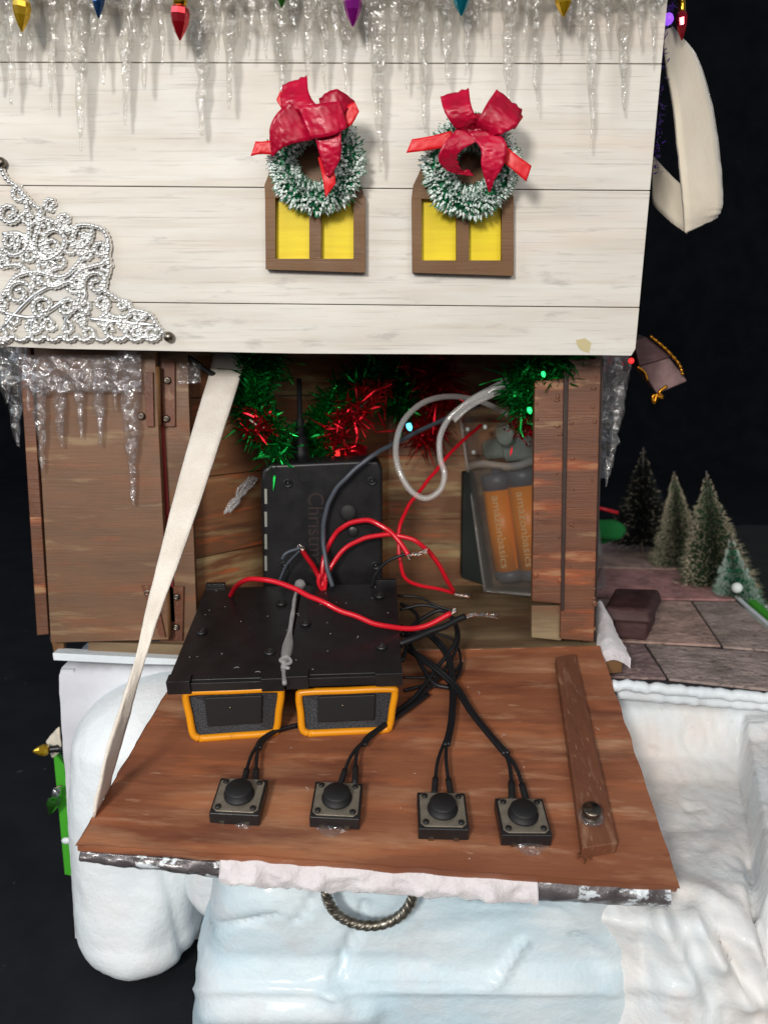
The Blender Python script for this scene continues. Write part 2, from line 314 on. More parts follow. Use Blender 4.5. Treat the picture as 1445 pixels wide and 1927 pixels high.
def base_fn(x0, x1, feats, rough_amp, bound=None):
    def fn(u, v):
        x = lerp(x0, x1, u); y, z = samp(base_profile(x), v)
        y2, z2 = samp(base_profile(x), min(1, v+.01)); t = V((0, y2-y, z2-z)); n = V((0, t.z, -t.y)); n = n.normalized() if n.length else V((0,0,1))
        if n.y > 0.01 or (abs(n.y) < .02 and n.z < 0): n = -n
        xs = x + (.5*(9.45 - z)*.0)
        if x0 > 5 and x < 6.7 and y < -7.2 : y += (6.7-x)*.9*min(1, (6.2-z)/1.5) if z < 6.2 else 0
        if bound:   # raised bank on the right of the ledge
            xb = 11.3 + (y+1.5)*.36; k = max(0, min(1, (x-xb)/.16)); k = k*k*(3-2*k)
            if y < -1.0: z = z + k*(1.5 - .05*abs(y))*min(1, (-1.0-y)/.6)*(1 if z > 5 else .4)
        p = V((xs, y, z)); p += n*rough_amp*(fbm(p, .35) + .45*fbm(p, 1.3, 3)) + n*.05*fbm(p, 4)
        return sculpt(p, n, feats)
    return fn
base = Thing('foam_snow_scenery', 'sculpted white foam snow base under the wooden cabin, with a ledge at right', 'snow base', (0, 0, 0))
mb = MB(); mb.grid(base_fn(5.1, 24, BASE_FEATS, .055, True), 230, 170); base.add('snow_ledge', mb, 'snow_warm', True)
mb = MB(); mb.grid(base_fn(-10.65, 4.95, [], .05), 110, 60); base.add('front_face', mb, 'snow_fabric', True)
mb = MB(); mb.hexa([V((-10.62,-.3,-.1)), V((-10.2,-.3,-.1)), V((-10.2,9,-.1)), V((-10.62,9,-.1))], [V((-10.62,-.3,9.4)), V((-10.2,-.3,9.4)), V((-10.2,9,9.4)), V((-10.62,9,9.4))])
base.add('side_face', mb, 'snow_fabric')
# the mound at the left: plan loop times height rows
def shell(plan, rows, amp, feats=(), nu=90, nv=70, cap=8, seed=0):
    """plan(a)->(x,y) loop, a in 0..1 ; rows(v)->(z, scale, dx, dy)"""
    mb = MB(); cx = sum(plan(i/40)[0] for i in range(40))/40; cy = sum(plan(i/40)[1] for i in range(40))/40
    def fn(u, v):
        x, y = plan(u % 1.0); z, s, dx, dy = rows(v); p = V((cx+(x-cx)*s+dx, cy+(y-cy)*s+dy, z))
        x2, y2 = plan((u+.01) % 1.0); n = V((y2-y, -(x2-x), 0)); n = n.normalized() if n.length else V((0,-1,0))
        if (V((x-cx, y-cy, 0))).dot(n) < 0: n = -n
        ps = p + V((seed, 0, 0))
        return sculpt(p + n*(amp*(fbm(ps, .45, 2) + .25*fbm(ps, 1.4, 2)) + .018*fbm(ps, 5)), n, feats)
    return mb.grid(fn, nu, nv)
MX, MY = -7.95, -1.2
def mplan(a): t = 2*math.pi*a; ct, st = math.cos(t), math.sin(t); return MX + 2.05*math.copysign(abs(ct)**.85, ct), MY + 2.1*math.copysign(abs(st)**.9, st)
def mrows(v):
    if v < .3: q = v/.3*math.pi/2; return 7.6+1.75*math.cos(q), math.sin(q)*.96+.001, 1.25*max(0, 1-v/.3)**1.3, .8*(1-v/.3)
    if v < .84: k = (v-.3)/.54; return 7.6-6.2*k, .96+.06*math.sin(k*2.4), -.1*k, 0
    k = (v-.84)/.16*math.pi/2; return 1.4-1.45*math.sin(k), .12+.88*max(0, math.cos(k))**.8, -.1+.1*math.sin(k), -.45*math.sin(k)
mound = shell(mplan, mrows, .10, [(235,1850,300,1700,30,.1), (310,1640,350,1800,10,-.12)], 100, 90)
base.add('snow_mound', mound, 'snow_bright', True, label='smooth bright white rounded mound')
def fplan(a): t = 2*math.pi*a; return -5.15 + 1.15*math.cos(t), -1.9 + 1.7*math.sin(t)
base.add('snow_mound', shell(fplan, lambda v: (8.9 - 7.2*v if v > .1 else 8.18 + .4*math.sqrt(max(0, 1-(1-v*10)**2))*-1 + .4, min(1, .05+v*10*.9) if v < .1 else (.95 if v < .8 else .95 - .85*((v-.8)/.2)**2), 0, 0), .14, [], 70, 60, seed=9), 'snow', True)
# white trim strips at the top edge of the base
mb = MB(); mb.prism([atp(x, y, V((0,-.62,9)), V((0,1,0))) for x, y in ((99,1229), (346,1241), (346,1252), (240,1250), (101,1243))], V((0,.5,0))); base.add('edge_strip', mb, 'snow', bevel=.03)
mb = MB()
mb.tube([aty(lerp(1150, 1500, t/60), lerp(1288, 1318, t/60) + 5*noise.noise(V((t*.3, 0, 0))), -1.75) for t in range(61)], lambda t: .17 + .07*noise.noise(V((t*26, 3, 0))), 10)
mb.tube([aty(lerp(1160, 1500, t/60), lerp(1302, 1330, t/60), -1.3) for t in range(61)], lambda t: .22 + .05*noise.noise(V((t*20, 7, 0))), 10); base.add('edge_strip', mb, 'snow', True)

# ------------------------------------------------------------------ ice drawer with ring pull
dx0, dx1, dyf, dyb = -4.4, 6.05, -7.75, 1.0
def dplan(a):
    hw, hd = (dx1-dx0)/2, (dyb-dyf)/2; t = 2*math.pi*a; k = 7.0
    ct, st = math.cos(t), math.sin(t); rr = (abs(ct)**k + abs(st)**k)**(-1/k); return (dx0+dx1)/2 + hw*ct*rr, (dyf+dyb)/2 + hd*st*rr
def drows(v):
    if v < .25: q = v/.25; return 6.95-.04*q, .02+.94*q, 0, 0
    if v < .32: q = (v-.25)/.07*math.pi/2; return 6.91-.4*(1-math.cos(q)), .96+.04*math.sin(q), 0, 0
    q = (v-.32)/.68; z = 6.5-6.6*q; s = 1 + .03*q + (.07/(1+math.exp((z-4.55)*7)))
    return z, s, -.32*q, 0
ICE = [(350,1860,1150,1866,7,.10), (350,1800,800,1806,14,-.05), (620,1860,640,1880,16,.18), (870,1700,1050,1712,4,-.06), (930,1850,985,1775,5,.12), (1085,1760,1120,1790,5,-.14), (560,1730,600,1680,6,-.14), (400,1745,520,1715,4,-.12), (690,1700,630,1850,6,-.22), (665,1760,640,1800,12,-.06), (930,1850,990,1770,6,.10), (990,1770,1160,1840,40,-.10), (1085,1700,1150,1780,24,.16), (1150,1780,1185,1927,26,.22),
       (440,1700,560,1700,30,.12), (420,1740,500,1725,10,-.05), (330,1850,380,1700,16,.10), (400,1905,690,1905,26,.25), (560,1690,640,1690,24,-.08), (350,1740,800,1760,60,.05), (830,1750,1050,1720,20,-.06), (700,1840,1100,1845,14,.05)]
drawer = Thing('ice_drawer', 'pale blue painted ice block drawer below the fold-down door, with a metal ring pull', 'drawer', (.9, -3.4, 0))
drawer.add('ice_front', shell(dplan, drows, .07, ICE, 260, 120), 'ice_paint', True)
mb = MB(); rc = aty(696, 1676, -8.3); rr_ = 1.01; pts = []
for i in range(97):
    a = 2*math.pi*i/96; pts.append(rc + V((rr_*math.cos(a), (0 if a > math.pi else .8*math.sin(a)), rr_*math.sin(a)*(.9 if a > math.pi else -.05))))
mb.tube(pts, lambda t: .115 + .014*math.sin(t*2*math.pi*34), 10)
for k in range(3):
    mb.tube([p + V((.10*math.cos(i*.75+k*2.1)*(p-rc).x, -.10*math.sin(i*.75+k*2.1), .10*math.cos(i*.75+k*2.1)*(p-rc).z)) for i, p in enumerate(pts)], .036, 6)
rg = drawer.add('ring_pull', mb, 'ring_metal', True)
mb = MB(); mb.box(rc + V((-.14,-.08,.1)), rc + V((.14,.7,.34))); drawer.add('ring_mount', mb, 'ring_metal', bevel=.04)

# ------------------------------------------------------------------ cabin
cab = Thing('toy_cabin', 'miniature brown wooden cabin with white plank gable and an open fold-down door', 'cabin', (0, 4, 9.5))
PN = V((0, -math.cos(R(8)), -math.sin(R(8)))); P0 = aty(600, 660, -1.8)      # the gable leans out a little
def pan(px, py, h=0): return atp(px, py, P0 + PN*h, PN)
def xr(y): return 1245 - (y-60)*.0909
def xl(y): return -62 + (y+150)*.083
seams = [(-150,-150), (-20,-22), (121,124), (350,360), (566,578), (650,668)]
gap = 1.5
for i in range(5):
    (a0, a1), (b0, b1) = seams[i], seams[i+1]; g0 = gap/2 if i else 0; g1 = gap/2 if i < 4 else 0
    q = [(xl(a0), a0+g0), (xr(a1), a1+g0), (xr(b1), b1-g1), (xl(b0), b0-g1)]
    if i == 4: q = [(xl(a0), a0+g0), (xr(a1), a1+g0), (xr(655), 655), (1183,668), (1120,667), (560,664), (110,655), (xl(b0), b0)]
    mb = MB(); mb.prism([pan(x, y, -.22) for x, y in q], PN*.22); cab.add('plank', mb, 'white_plank', bevel=.018)
mb = MB(); mb.prism([pan(x, y, -.40) for x, y in ((xl(-150)+4,-150), (xr(-150)-3,-150), (xr(660)-4,660), (xl(645)+4,646))], PN*.17); cab.add('gable_backing', mb, 'plank_gap')
mb = MB(); a = pan(14, 600, -.4); b = pan(1188, 600, -.4)
mb.hexa([V((a.x, a.y+.2, 20.2)), V((b.x-1, a.y+.2, 20.2)), V((b.x-1,9.5,20.2)), V((a.x,9.5,20.2))], [V((a.x, a.y-.9, 33)), V((b.x-1, a.y-.9, 33)), V((b.x-1,9.5,33)), V((a.x,9.5,33))])
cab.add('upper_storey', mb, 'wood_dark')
mb = MB(); mb.prism([pan(x, y, .004) for x, y in ((1083,640), (1100,636), (1112,645), (1108,664), (1094,660), (1086,652))], PN*.004); 
M('glue_stain', c(196,184,140), .4); cab.add('glue_stain', mb, 'glue_stain')

# alcove
XL0 = aty(340, 1230, 0).x; XR0 = 7.2
mb = MB(); mb.box((.0, 8, 9.4), (8.0, 8.4, 20.6)); cab.add('back_wall', mb, 'wood_wall')
for k, (z0, z1, off) in enumerate(((10, 12.9, .10), (12.93, 15.6, .07), (15.63, 18.2, .11), (18.23, 20.5, .06))):
    mb = MB(); A_, B_, C_ = V((XL0+off*.6, .27-off, 0)), V((.2, 8-off, 0)), V((7.5, 8-off, 0)); q = [A_, B_, C_, C_+V((0,off+.15,0)), B_+V((-.3,off+.15,0)), A_+V((-.3,.35,0))]
    mb.prism([p + V((0,0,z0)) for p in q], V((0,0,z1-z0))); cab.add('wall_board', mb, 'wood_wall', bevel=.02)
mb = MB(); mb.box((XL0-.3, .02, 9.5), (7.3, 7.88, 10.0)); cab.add('alcove_floor', mb, 'wood_floor', bevel=.03)
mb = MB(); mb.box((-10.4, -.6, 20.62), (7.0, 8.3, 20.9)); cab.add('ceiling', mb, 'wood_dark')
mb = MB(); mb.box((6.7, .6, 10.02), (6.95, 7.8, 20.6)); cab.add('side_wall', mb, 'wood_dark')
# front face left of the opening: board behind the hinges, rail below
mb = MB(); mb.prism([aty(x, y, 0) for x, y in ((284,640), (352,640), (372,1212), (300,1212))], V((0,.25,0))); cab.add('jamb_board', mb, 'wood_door', bevel=.02)
mb = MB(); mb.prism([aty(x, y, .05) for x, y in ((28,640), (284,640), (302,1206), (95,1206))], V((0,.2,0))); cab.add('front_board', mb, 'wood_dark')
mb = MB(); mb.prism([aty(x, y, -.25) for x, y in ((166,1208), (350,1214), (350,1240), (166,1232))], V((0,.3,0))); cab.add('bottom_rail', mb, 'wood_floor', bevel=.04)
mb = MB(); mb.prism([aty(x, y, -.2) for x, y in ((96,1204), (120,1205), (122,1231), (101,1228))], V((0,.25,0))); cab.add('bottom_block', mb, 'wood_frame', bevel=.04)
# closed side door (panel with its own thick edge)
dr = MB(); dq = ((64,655), (292,660), (318,1204), (96,1210)); dpts = [aty(x, y, -.55) for x, y in dq]
dr.prism(dpts, V((0,.32,0))); door = cab.add('side_door', dr, 'wood_door', bevel=.03)
mb = MB(); mb.prism([aty(x, y, -.5) for x, y in ((36,650), (58,652), (92,1194), (70,1196))], V((0,.4,0))); cab.add('corner_board', mb, 'wood_post', bevel=.03)
mb = MB(); mb.prism([aty(x, y, -.12) for x, y in ((292,690), (302,690), (330,1170), (318,1170))], V((0,.05,0))); cab.add('red_door_edge', mb, 'red_paint')
def hinge(q1, q2, pins, knuck):
    mb = MB(); mb.prism([aty(x, y, -.12) for x, y in q1], V((0,.08,0))); h = cab.add('hinge', mb, 'wood_strip', bevel=.015, label='brown painted hinge with bright screw heads')
    mb = MB(); mb.prism([aty(x, y, -.66) for x, y in q2], V((0,.08,0))); cab.add('hinge_leaf', mb, 'wood_strip', under=h, bevel=.015)
    mb = MB(); mb.tube([aty(*knuck[0], -.42), aty(*knuck[1], -.42)], .13, 10); cab.add('hinge_knuckle', mb, 'wood_frame', True, under=h)
    for x, y, d in pins:
        mb = MB(); o = aty(x, y, d); mb.lathe(o, V((0,-1,0)), [(.12,0), (.12,.03), (.09,.07), (.05,.08), (.045,.03), (.0,.03)], 12); cab.add('screw', mb, 'dull_steel', True, under=h)
hinge(((302,676), (329,676), (330,803), (300,803)), ((270,700), (288,700), (290,803), (276,803)), ((316,716,-.14), (314,788,-.14), (267,783,-.6)), ((294,690), (297,800)))
hinge(((318,1104), (346,1104), (344,1206), (316,1206)), ((266,1102), (290,1102), (312,1200), (300,1196)), ((333,1123,-.14), (332,1180,-.14), (279,1115,-.6)), ((312,1108), (316,1196)))
# posts at the right
mb = MB(); mb.prism([aty(x, y, 0) for x, y in ((1067,675), (1131,675), (1117,1208), (1054,1203))], V((0,.35,0))); cab.add('corner_post', mb, 'wood_post', bevel=.04)
mb = MB(); mb.prism([aty(x, y, -.02) for x, y in ((1006,716), (1062,712), (1057,1137), (1001,1132))], V((0,.3,0))); cab.add('post_board', mb, 'wood_post', bevel=.04)
mb = MB(); mb.prism([aty(x, y, -.10) for x, y in ((1061,690), (1070,690), (1061,1150), (1055,1150))], V((0,.09,0))); cab.add('groove_shade', mb, 'wood_dark', bevel=.02)  # dark strip standing in for the shaded groove between the post boards
mb = MB(); mb.prism([aty(x, y, .2) for x, y in ((1000,1140), (1056,1140), (1056,1206), (1000,1200))], V((0,.2,0))); cab.add('post_foot', mb, 'wood_floor', bevel=.03)
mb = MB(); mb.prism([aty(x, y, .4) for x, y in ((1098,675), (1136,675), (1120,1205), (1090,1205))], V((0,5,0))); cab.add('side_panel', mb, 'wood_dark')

mb = MB(); rb_ = random.Random(3)
for k in range(34):
    if rb_.random() < .5: px, py, yy = rb_.choice((1012, 1052)) + rb_.uniform(-5, 5), rb_.uniform(730, 1120), -.03
    else: px, py, yy = rb_.choice((1076, 1118)) + rb_.uniform(-4, 4), rb_.uniform(700, 1190), -.01
    mb.ball(aty(px, py, yy), rb_.uniform(.03, .07), 5, (rb_.uniform(.6, 1.6), .5, rb_.uniform(.7, 1.8)))
cab.add('paint_blobs', mb, 'wood_post', True, kind='stuff')
# fold-down door: a slightly twisted slab
FA, FB = aty(352, 1238, -.05), aty(1127, 1216, -.05)
FD, FC = CAM + ray(145, 1590)*17.4, CAM + ray(1276, 1670)*17.55
def flap(u, v, h=0):
    p = lerp(lerp(FA, FB, u), lerp(FD, FC, u), v)
    n = (lerp(FB-FA, FC-FD, v)).cross(lerp(FA-FD, FB-FC, u)).normalized()
    if n.z < 0: n = -n
    return p + n*h
def fuv(px, py):
    u, v = .5, .5
    for _ in range(14):
        p = proj(flap(u, v)); e = 1e-3; pu = proj(flap(u+e, v)); pv = proj(flap(u, v+e))
        a, b, c_, d = (pu[0]-p[0])/e, (pv[0]-p[0])/e, (pu[1]-p[1])/e, (pv[1]-p[1])/e; D = a*d-b*c_
        rx, ry = px-p[0], py-p[1]; u += (rx*d-b*ry)/D; v += (a*ry-c_*rx)/D
    return u, v
def onf(px, py, h=0): return flap(*fuv(px, py), h)
FN = (flap(.5, .5, 1) - flap(.5, .5)).normalized()
FX = (flap(.6, .5) - flap(.4, .5)).normalized(); FY = FN.cross(FX)
mb = MB(); n_ = 40
for side, h in ((0, 0.0), (1, -.19)):
    mb.grid(lambda u, v, h=h: flap(u + (.0035*noise.noise(V((v*14, u, 2))) if u in (0, 1) else 0), v + (.005*noise.noise(V((u*22, 1, 3))) if v == 1 else 0), h), n_, n_)
k = n_+1; o_ = k*k
for i in range(n_):
    for a, b in ((i, i+1), ((n_)*k+i+1, (n_)*k+i), ((i+1)*k, i*k), (i*k+n_, (i+1)*k+n_)): mb.f.append((a, b, b+o_, a+o_))
fd = cab.add('fold_down_door', mb, 'wood_flap', bevel=.03, label='brown painted door folded open and held by a white strap')
mb = MB(); q = [(1043,1252), (1080,1246), (1158,1606), (1092,1616)]; pts = [onf(x, y, .003) for x, y in q]; mb.hexa(pts, [p + FN*.33 for p in pts])
cab.add('door_batten', mb, 'wood_strip', bevel=.03, under=fd)
mb = MB(); o = onf(1106, 1556, .34); mb.lathe(o, FN, [(.22,0), (.22,.03), (.19,.05), (.19,.14), (.23,.17), (.24,.24), (.22,.28), (.0,.285)], 24); cab.add('door_stud', mb, 'dull_steel', True, under=fd)
mb = MB(); mb.lathe(o - FN*.005, FN, [(.31,0), (.33,.03), (.28,.07), (.22,.08)], 20); cab.add('glue_ring', mb, 'hazy_plastic', True, under=fd)
# ragged splinters at the foot of the batten
mb = MB()
for k in range(9): a = onf(1088+k*2.4, 1612+random.uniform(-6, 6), .05); mb.tube([a, a + V((random.uniform(-.1,.15), -random.uniform(.05,.28), random.uniform(-.03,.1)))], lambda t: .035*(1-t)+.006, 5)
cab.add('splinters', mb, 'wood_strip', under=fd, kind='stuff')

# dark foil and cotton under the front edge of the door
def under_strip(xa, xb, y0a, y0b, y1a, y1b, amp, dep, back=0.0):
    mb = MB()
    def fn(u, v):
        px = lerp(xa, xb, u); a = lerp(y0a, y0b, u); b = lerp(y1a, y1b, u); p = aty(px, lerp(a, b, v), -8.42+back)
        bul = math.sin(v*math.pi); return p + V((0, -dep*bul + amp*fbm(p, 1.8)*bul, amp*.5*fbm(p + V((5,0,0)), 2.5)*v))
    mb.grid(fn, 90, 12); k0 = len(mb.v); mb.grid(lambda u, v: fn(u, v) + V((0,.35,0)), 90, 12); kk = 91
    for j in (0, 12):
        for i in range(90): a = j*kk+i; mb.f.append((a, a+1, a+1+k0, a+k0))
    for i in (0, 90):
        for j in range(12): a = j*kk+i; mb.f.append((a, a+kk, a+kk+k0, a+k0))
    return mb
cab.add('foil_trim', under_strip(152, 430, 1602, 1622, 1622, 1654, .08, .1), 'silver_foil', True, under=fd, label='torn grey and silver trim under the left of the door edge')
cab.add('foil_trim', under_strip(1000, 1260, 1655, 1668, 1694, 1708, .08, .1), 'silver_foil', True, under=fd, label='clear and grey trim under the right of the door edge')
cab.add('cotton_strip', under_strip(415, 1010, 1612, 1656, 1664, 1702, .22, .18, 0), 'cotton', True, under=fd, label='pinkish white cotton strip under the middle of the door edge')

# windows on the gable
def window(out, panes, lites):
    """out: arched outline in order from bottom-left; a frame of bars with recessed yellow panes"""
    (l, t, r_, b) = panes; bl, br = out[0], out[-1]; mb = MB(); H = PN*.30
    P = lambda pts: [pan(x, y, .004) for x, y in pts]
    top = [p for p in out if p[1] < t]; mb.prism(P([(bl[0]-1, t)] + top + [(br[0], t)]), H)
    mb.prism(P([(bl[0]-1, t), (lites[0][0], t), (lites[0][0], b), (bl[0], b)]), H)
    mb.prism(P([(lites[0][1], t), (lites[1][0], t), (lites[1][0], b), (lites[0][1], b)]), H)
    mb.prism(P([(lites[1][1], t), (br[0], t), (br[0], b), (lites[1][1], b)]), H)
    mb.prism(P([(bl[0], b), (br[0], b), br, bl]), H)
    wdw = cab.add('window', mb, 'wood_frame', bevel=.006)
    for a, z in lites:
        m2 = MB(); m2.prism([pan(x, y, .006) for x, y in ((a, t), (z, t), (z, b), (a, b))], PN*.05); cab.add('window_pane', m2, 'yellow_paint', under=wdw)
window([(503,507), (501,350), (512,322), (535,292), (575,272), (615,274), (650,298), (672,330), (686,368), (688,513)], (520,374,665,487), ((521,584), (606,666)))
window([(775,513), (777,350), (795,312), (815,284), (845,270), (890,272), (922,300), (945,336), (963,372), (963,519)], (790,376,940,490), ((792,857), (880,941)))

# ------------------------------------------------------------------ strap and ribbon loop
def st(*rows): return [(aty(a, b, y), aty(c_, d, y2)) for a, b, y, c_, d, y2 in rows]
mb = MB(); mb.ribbon([(aty(402, 640, 2.0), aty(470, 640, 2.0)), (aty(398,690,.9), aty(458,690,.9)), (aty(366,800,-1.2), aty(424,800,-1.2)), (aty(330,930,-3.2), aty(382,930,-3.2)), (aty(300,1050,-4.8), aty(340,1050,-4.8)),
    (aty(275,1150,-5.9), aty(303,1150,-5.9)), (aty(256,1235,-6.7), aty(276,1235,-6.6)), (aty(228,1330,-7.2), aty(247,1330,-6.9)), (aty(200,1420,-7.6), aty(222,1420,-7.0)), (onf(176,1540,.03), onf(204,1486,.03))], .07, 10, 6, .03)
single('strap', 'cream webbing strap running from under the gable down to the fold-down door', 'strap', mb, 'webbing', onf(180,1530,0), True)
mb = MB(); mb.ribbon(st((1248,58,.2,1262,52,.6), (1252,120,.2,1310,110,1.0), (1266,195,.3,1338,200,1.2), (1274,270,.4,1351,285,1.2), (1282,350,.4,1358,366,1.0), (1286,400,.5,1354,396,1.0), (1288,438,.7,1344,412,1.2)), .09, 10, 6, .03)
mb.ribbon(st((1292,440,.8,1287,352,.9), (1262,418,1.1,1262,330,1.2), (1228,386,1.6,1226,292,1.9)), .09, 10, 6, .02)
single('felt_loop', 'cream felt ribbon loop hanging beside the right edge of the white gable', 'ribbon loop', mb, 'felt', aty(1240, 60, 1), True)

# ------------------------------------------------------------------ icicle trims
def icicle(top, tip, r0, seed, sides=9, n=20, squash=.75):
    rnd = random.Random(seed); a, b = V(top), V(tip); pts = []; ph = rnd.uniform(0, 9)
    for i in range(n+1):
        t = i/n; p = lerp(a, b, t); L = (b-a).length
        pts.append(p + V((.05*noise.noise(V((seed, t*L*1.2, 0)))*1.6*(t*(1-t)*4*.6+.2), .08*noise.noise(V((seed+50, t*L, 0))), 0)))
    mb = MB()
    mb.tube(pts, lambda t: max(.014, r0*(1.0-t**1.25*.86)*(1+.30*noise.noise(V((seed*3.1, t*(b-a).length*1.7, 4)))+.14*math.sin(ph+t*(b-a).length*9))), sides)
    for i in range(len(mb.v)): q = mb.v[i]; mb.v[i] = q + V((.04*noise.noise(q*3.1), .04*noise.noise(q*3.1 + V((9,0,0))), 0))
    return mb
top_trim = Thing('icicle_trim', 'long clear plastic icicle fringe hanging along the top of the white gable', 'icicle trim', pan(600, -20, .3))
ic = [(-6,170,30),(22,196,24),(58,150,20),(98,206,26),(152,284,30),(196,160,18),(236,238,27),(272,168,24),(306,122,16),(340,96,14),(380,256,36),(431,206,26),(470,108,15),(532,184,34),(578,152,24),(612,168,24),
      (650,172,22),(690,98,16),(716,324,32),(765,168,20),(800,250,25),(842,162,26),(876,142,22),(916,92,13),(955,194,28),(1010,208,22),(1048,108,17),(1090,86,13),(1113,278,22),(1174,208,26),(1228,120,15),
      (126,130,20),(178,96,18),(450,70,18),(502,110,20),(740,110,22),(820,90,18),(986,96,17),(1070,60,14),(1145,90,15),(1205,84,16),(330,60,20),(254,80,22),(40,90,20),(556,90,20),(632,80,18),(900,60,14),(408,120,16)]
for i, (x, y, wd) in enumerate(ic):
    dpt = .30 + .28*((i*37 % 10)/10) + (.15 if i > 30 else 0)
    top_trim.add('icicle', icicle(pan(x+random.uniform(-8, 8), -28, dpt), pan(x, y, dpt*.8+.12), wd*.0086, i+1, 8, 26), 'clear_plastic', i % 3 != 0)
def band(y0, y1, h, amp, sx=1.0):
    def fn(u, v):
        x = lerp(-60, 1258, u); y = lerp(y0, y1 + 26*noise.noise(V((x*.02, 3, 0))) + 14*noise.noise(V((x*.06, 8, 0))), v); p = pan(x, y, h); return p + PN*(amp*fbm(V((x*.03, y*.03, h)), 1.0))
    mb = MB(); mb.grid(fn, 200, 14); k0 = len(mb.v); mb.grid(lambda u, v: fn(u, v) - PN*.10, 200, 14)
    for i in range(200): mb.f += [(14*201+i, 14*201+i+1, 14*201+i+1+k0, 14*201+i+k0)]
    return mb
top_trim.add('icicle_band', band(-70, 4, .42, .34), 'clear_plastic', True)
mb = MB()
for k in range(20):
    x = -40 + k*65 + random.uniform(-14, 14); a = [pan(x + j*16 + random.uniform(-6, 6), random.uniform(-30, 40), random.uniform(.35, .85)) for j in range(4)]; mb.tube(cr(a, 6), lambda t: .06+.03*math.sin(t*19+k), 6)
top_trim.add('icicle_strands', mb, 'clear_plastic', True, kind='stuff')

left_trim = Thing('icicle_trim', 'hazy plastic icicle fringe stuck across the top of the closed side door', 'icicle trim', aty(150, 670, -.8))
def fringe(th, xa, xb, y0, y1, y, mat, amp=.10, k=1):
    def fn(u, v):
        px = lerp(xa, xb, u); p = aty(px, lerp(y0, y1 + 16*noise.noise(V((px*.03, 1, 0))), v), y); return p + V((0, -.05 + amp*fbm(p, 1.6), 0))
    mb = MB(); mb.grid(fn, 60, 16); k0 = len(mb.v); mb.grid(lambda u, v: fn(u, v) + V((0,.10,0)), 60, 16)
    for i in range(60): mb.f += [(16*61+i, 16*61+i+1, 16*61+i+1+k0, 16*61+i+k0), (i, i+1, i+1+k0, i+k0)]
    th.add('icicle_band', mb, mat, True)
fringe(left_trim, 44, 266, 668, 738, -.82, 'hazy_plastic')
for i, (x, yt, y, wd) in enumerate(((52,700,776,12), (76,720,888,27), (113,730,842,24), (150,730,826,19), (187,700,840,29), (216,690,772,17), (247,660,950,36))):
    left_trim.add('icicle', icicle(aty(x-3, yt-20, -.82), aty(x+4, y, -.80), wd*.0096, 70+i), 'hazy_plastic', True)
side_trim = Thing('icicle_trim', 'clear icicle strip wrapping past the left corner of the side door', 'icicle trim', aty(18, 700, -.3))
fringe(side_trim, -14, 52, 650, 720, -.7, 'hazy_plastic', .2)
for i, (x, y, x2, wd) in enumerate(((22,840,34,30), (6,760,12,22))): side_trim.add('icicle', icicle(aty(x, 680, -.6), aty(x2, y, -.6), wd*.0100, 90+i), 'clear_plastic', True)
right_trim = Thing('icicle_trim', 'icicle strip seen edge-on behind the right corner post', 'icicle trim', aty(1160, 700, .5))
def rf(u, v):
    py = lerp(668, 900, v); xr_ = lerp(1190, 1146, v) + 9*noise.noise(V((py*.05, 0, 0))); px = lerp(1128, xr_, u); return aty(px, py, 1.4 + u*1.2) + V((0, .25*fbm(V((px*.05, py*.05, 0)), 1), 0))
mb = MB(); mb.grid(rf, 16, 50); k0 = len(mb.v); mb.grid(lambda u, v: rf(u, v) + V((.02,.12,0)), 16, 50)
for j in range(50): mb.f.append((j*17+16, (j+1)*17+16, (j+1)*17+16+k0, j*17+16+k0))
right_trim.add('icicle_band', mb, 'hazy_plastic', True)
right_trim.add('icicle', icicle(aty(1146, 860, 1.6), aty(1140, 916, 1.6), .16, 99), 'hazy_plastic', True)
right_trim.add('icicle', icicle(aty(1168, 700, 1.9), aty(1150, 880, 1.9), .26, 98), 'clear_plastic', True)

# ------------------------------------------------------------------ mini light bulbs along the eave
def bulb(px, tip, top, col_, lab, y=None, wd=17, cap=True, up=None):
    h = .95; a = pan(px, top, h) if y is None else aty(px, top, y); b = pan(px, tip, h) if y is None else aty(px, tip, y)
    if up: a = aty(up[0], up[1], y)
    ax = (b-a).normalized(); L = (b-a).length; r = wd*.5*.0152
    th = Thing('christmas_bulb', lab, 'bulb', a, 'mini christmas bulbs')
    mb = MB(); mb.lathe(a + ax*L*.36, ax, [(.55*r,0), (.9*r,L*.07), (r,L*.18), (.86*r,L*.33), (.5*r,L*.5), (.2*r,L*.6), (.02,L*.64)], 8); th.add('glass', mb, 'bulb_' + col_, False)
    mb = MB(); mb.lathe(a, ax, [(.5*r,0), (.62*r,L*.03), (.62*r,L*.12), (.55*r,L*.14), (.66*r,L*.17), (.66*r,L*.36), (.5*r,L*.40)], 14); th.add('cap', mb, 'gold', True)
bulb(42, 60, -40, 'gold', 'gold mini bulb near the top left corner of the photo', wd=30)
bulb(186, 34, -60, 'blue', 'dark blue mini bulb hanging between the gold and red bulbs', wd=22)
bulb(339, 76, -30, 'red', 'red mini bulb with a gold cap hanging against the icicles', wd=32)
bulb(530, 14, -80, 'green', 'green mini bulb tip above the left wreath', wd=26)
bulb(664, 50, -50, 'purple', 'magenta mini bulb hanging between the two wreaths', wd=30)
bulb(868, 30, -60, 'teal', 'teal mini bulb above the right wreath', wd=30)
bulb(1060, 32, -50, 'gold', 'gold mini bulb hanging right of the teal bulb', wd=30)
bulb(1282, 76, -10, 'red', 'dark red mini bulb behind the right corner of the gable', y=.2, wd=22)
mb = MB(); cpts = []
for k in range(28): cpts.append(pan(-60 + k*49, -62 + 14*math.sin(k*1.7), .95))
cpts.append(aty(1270, -20, .4)); mb.tube(cr(cpts, 5), .045, 6)
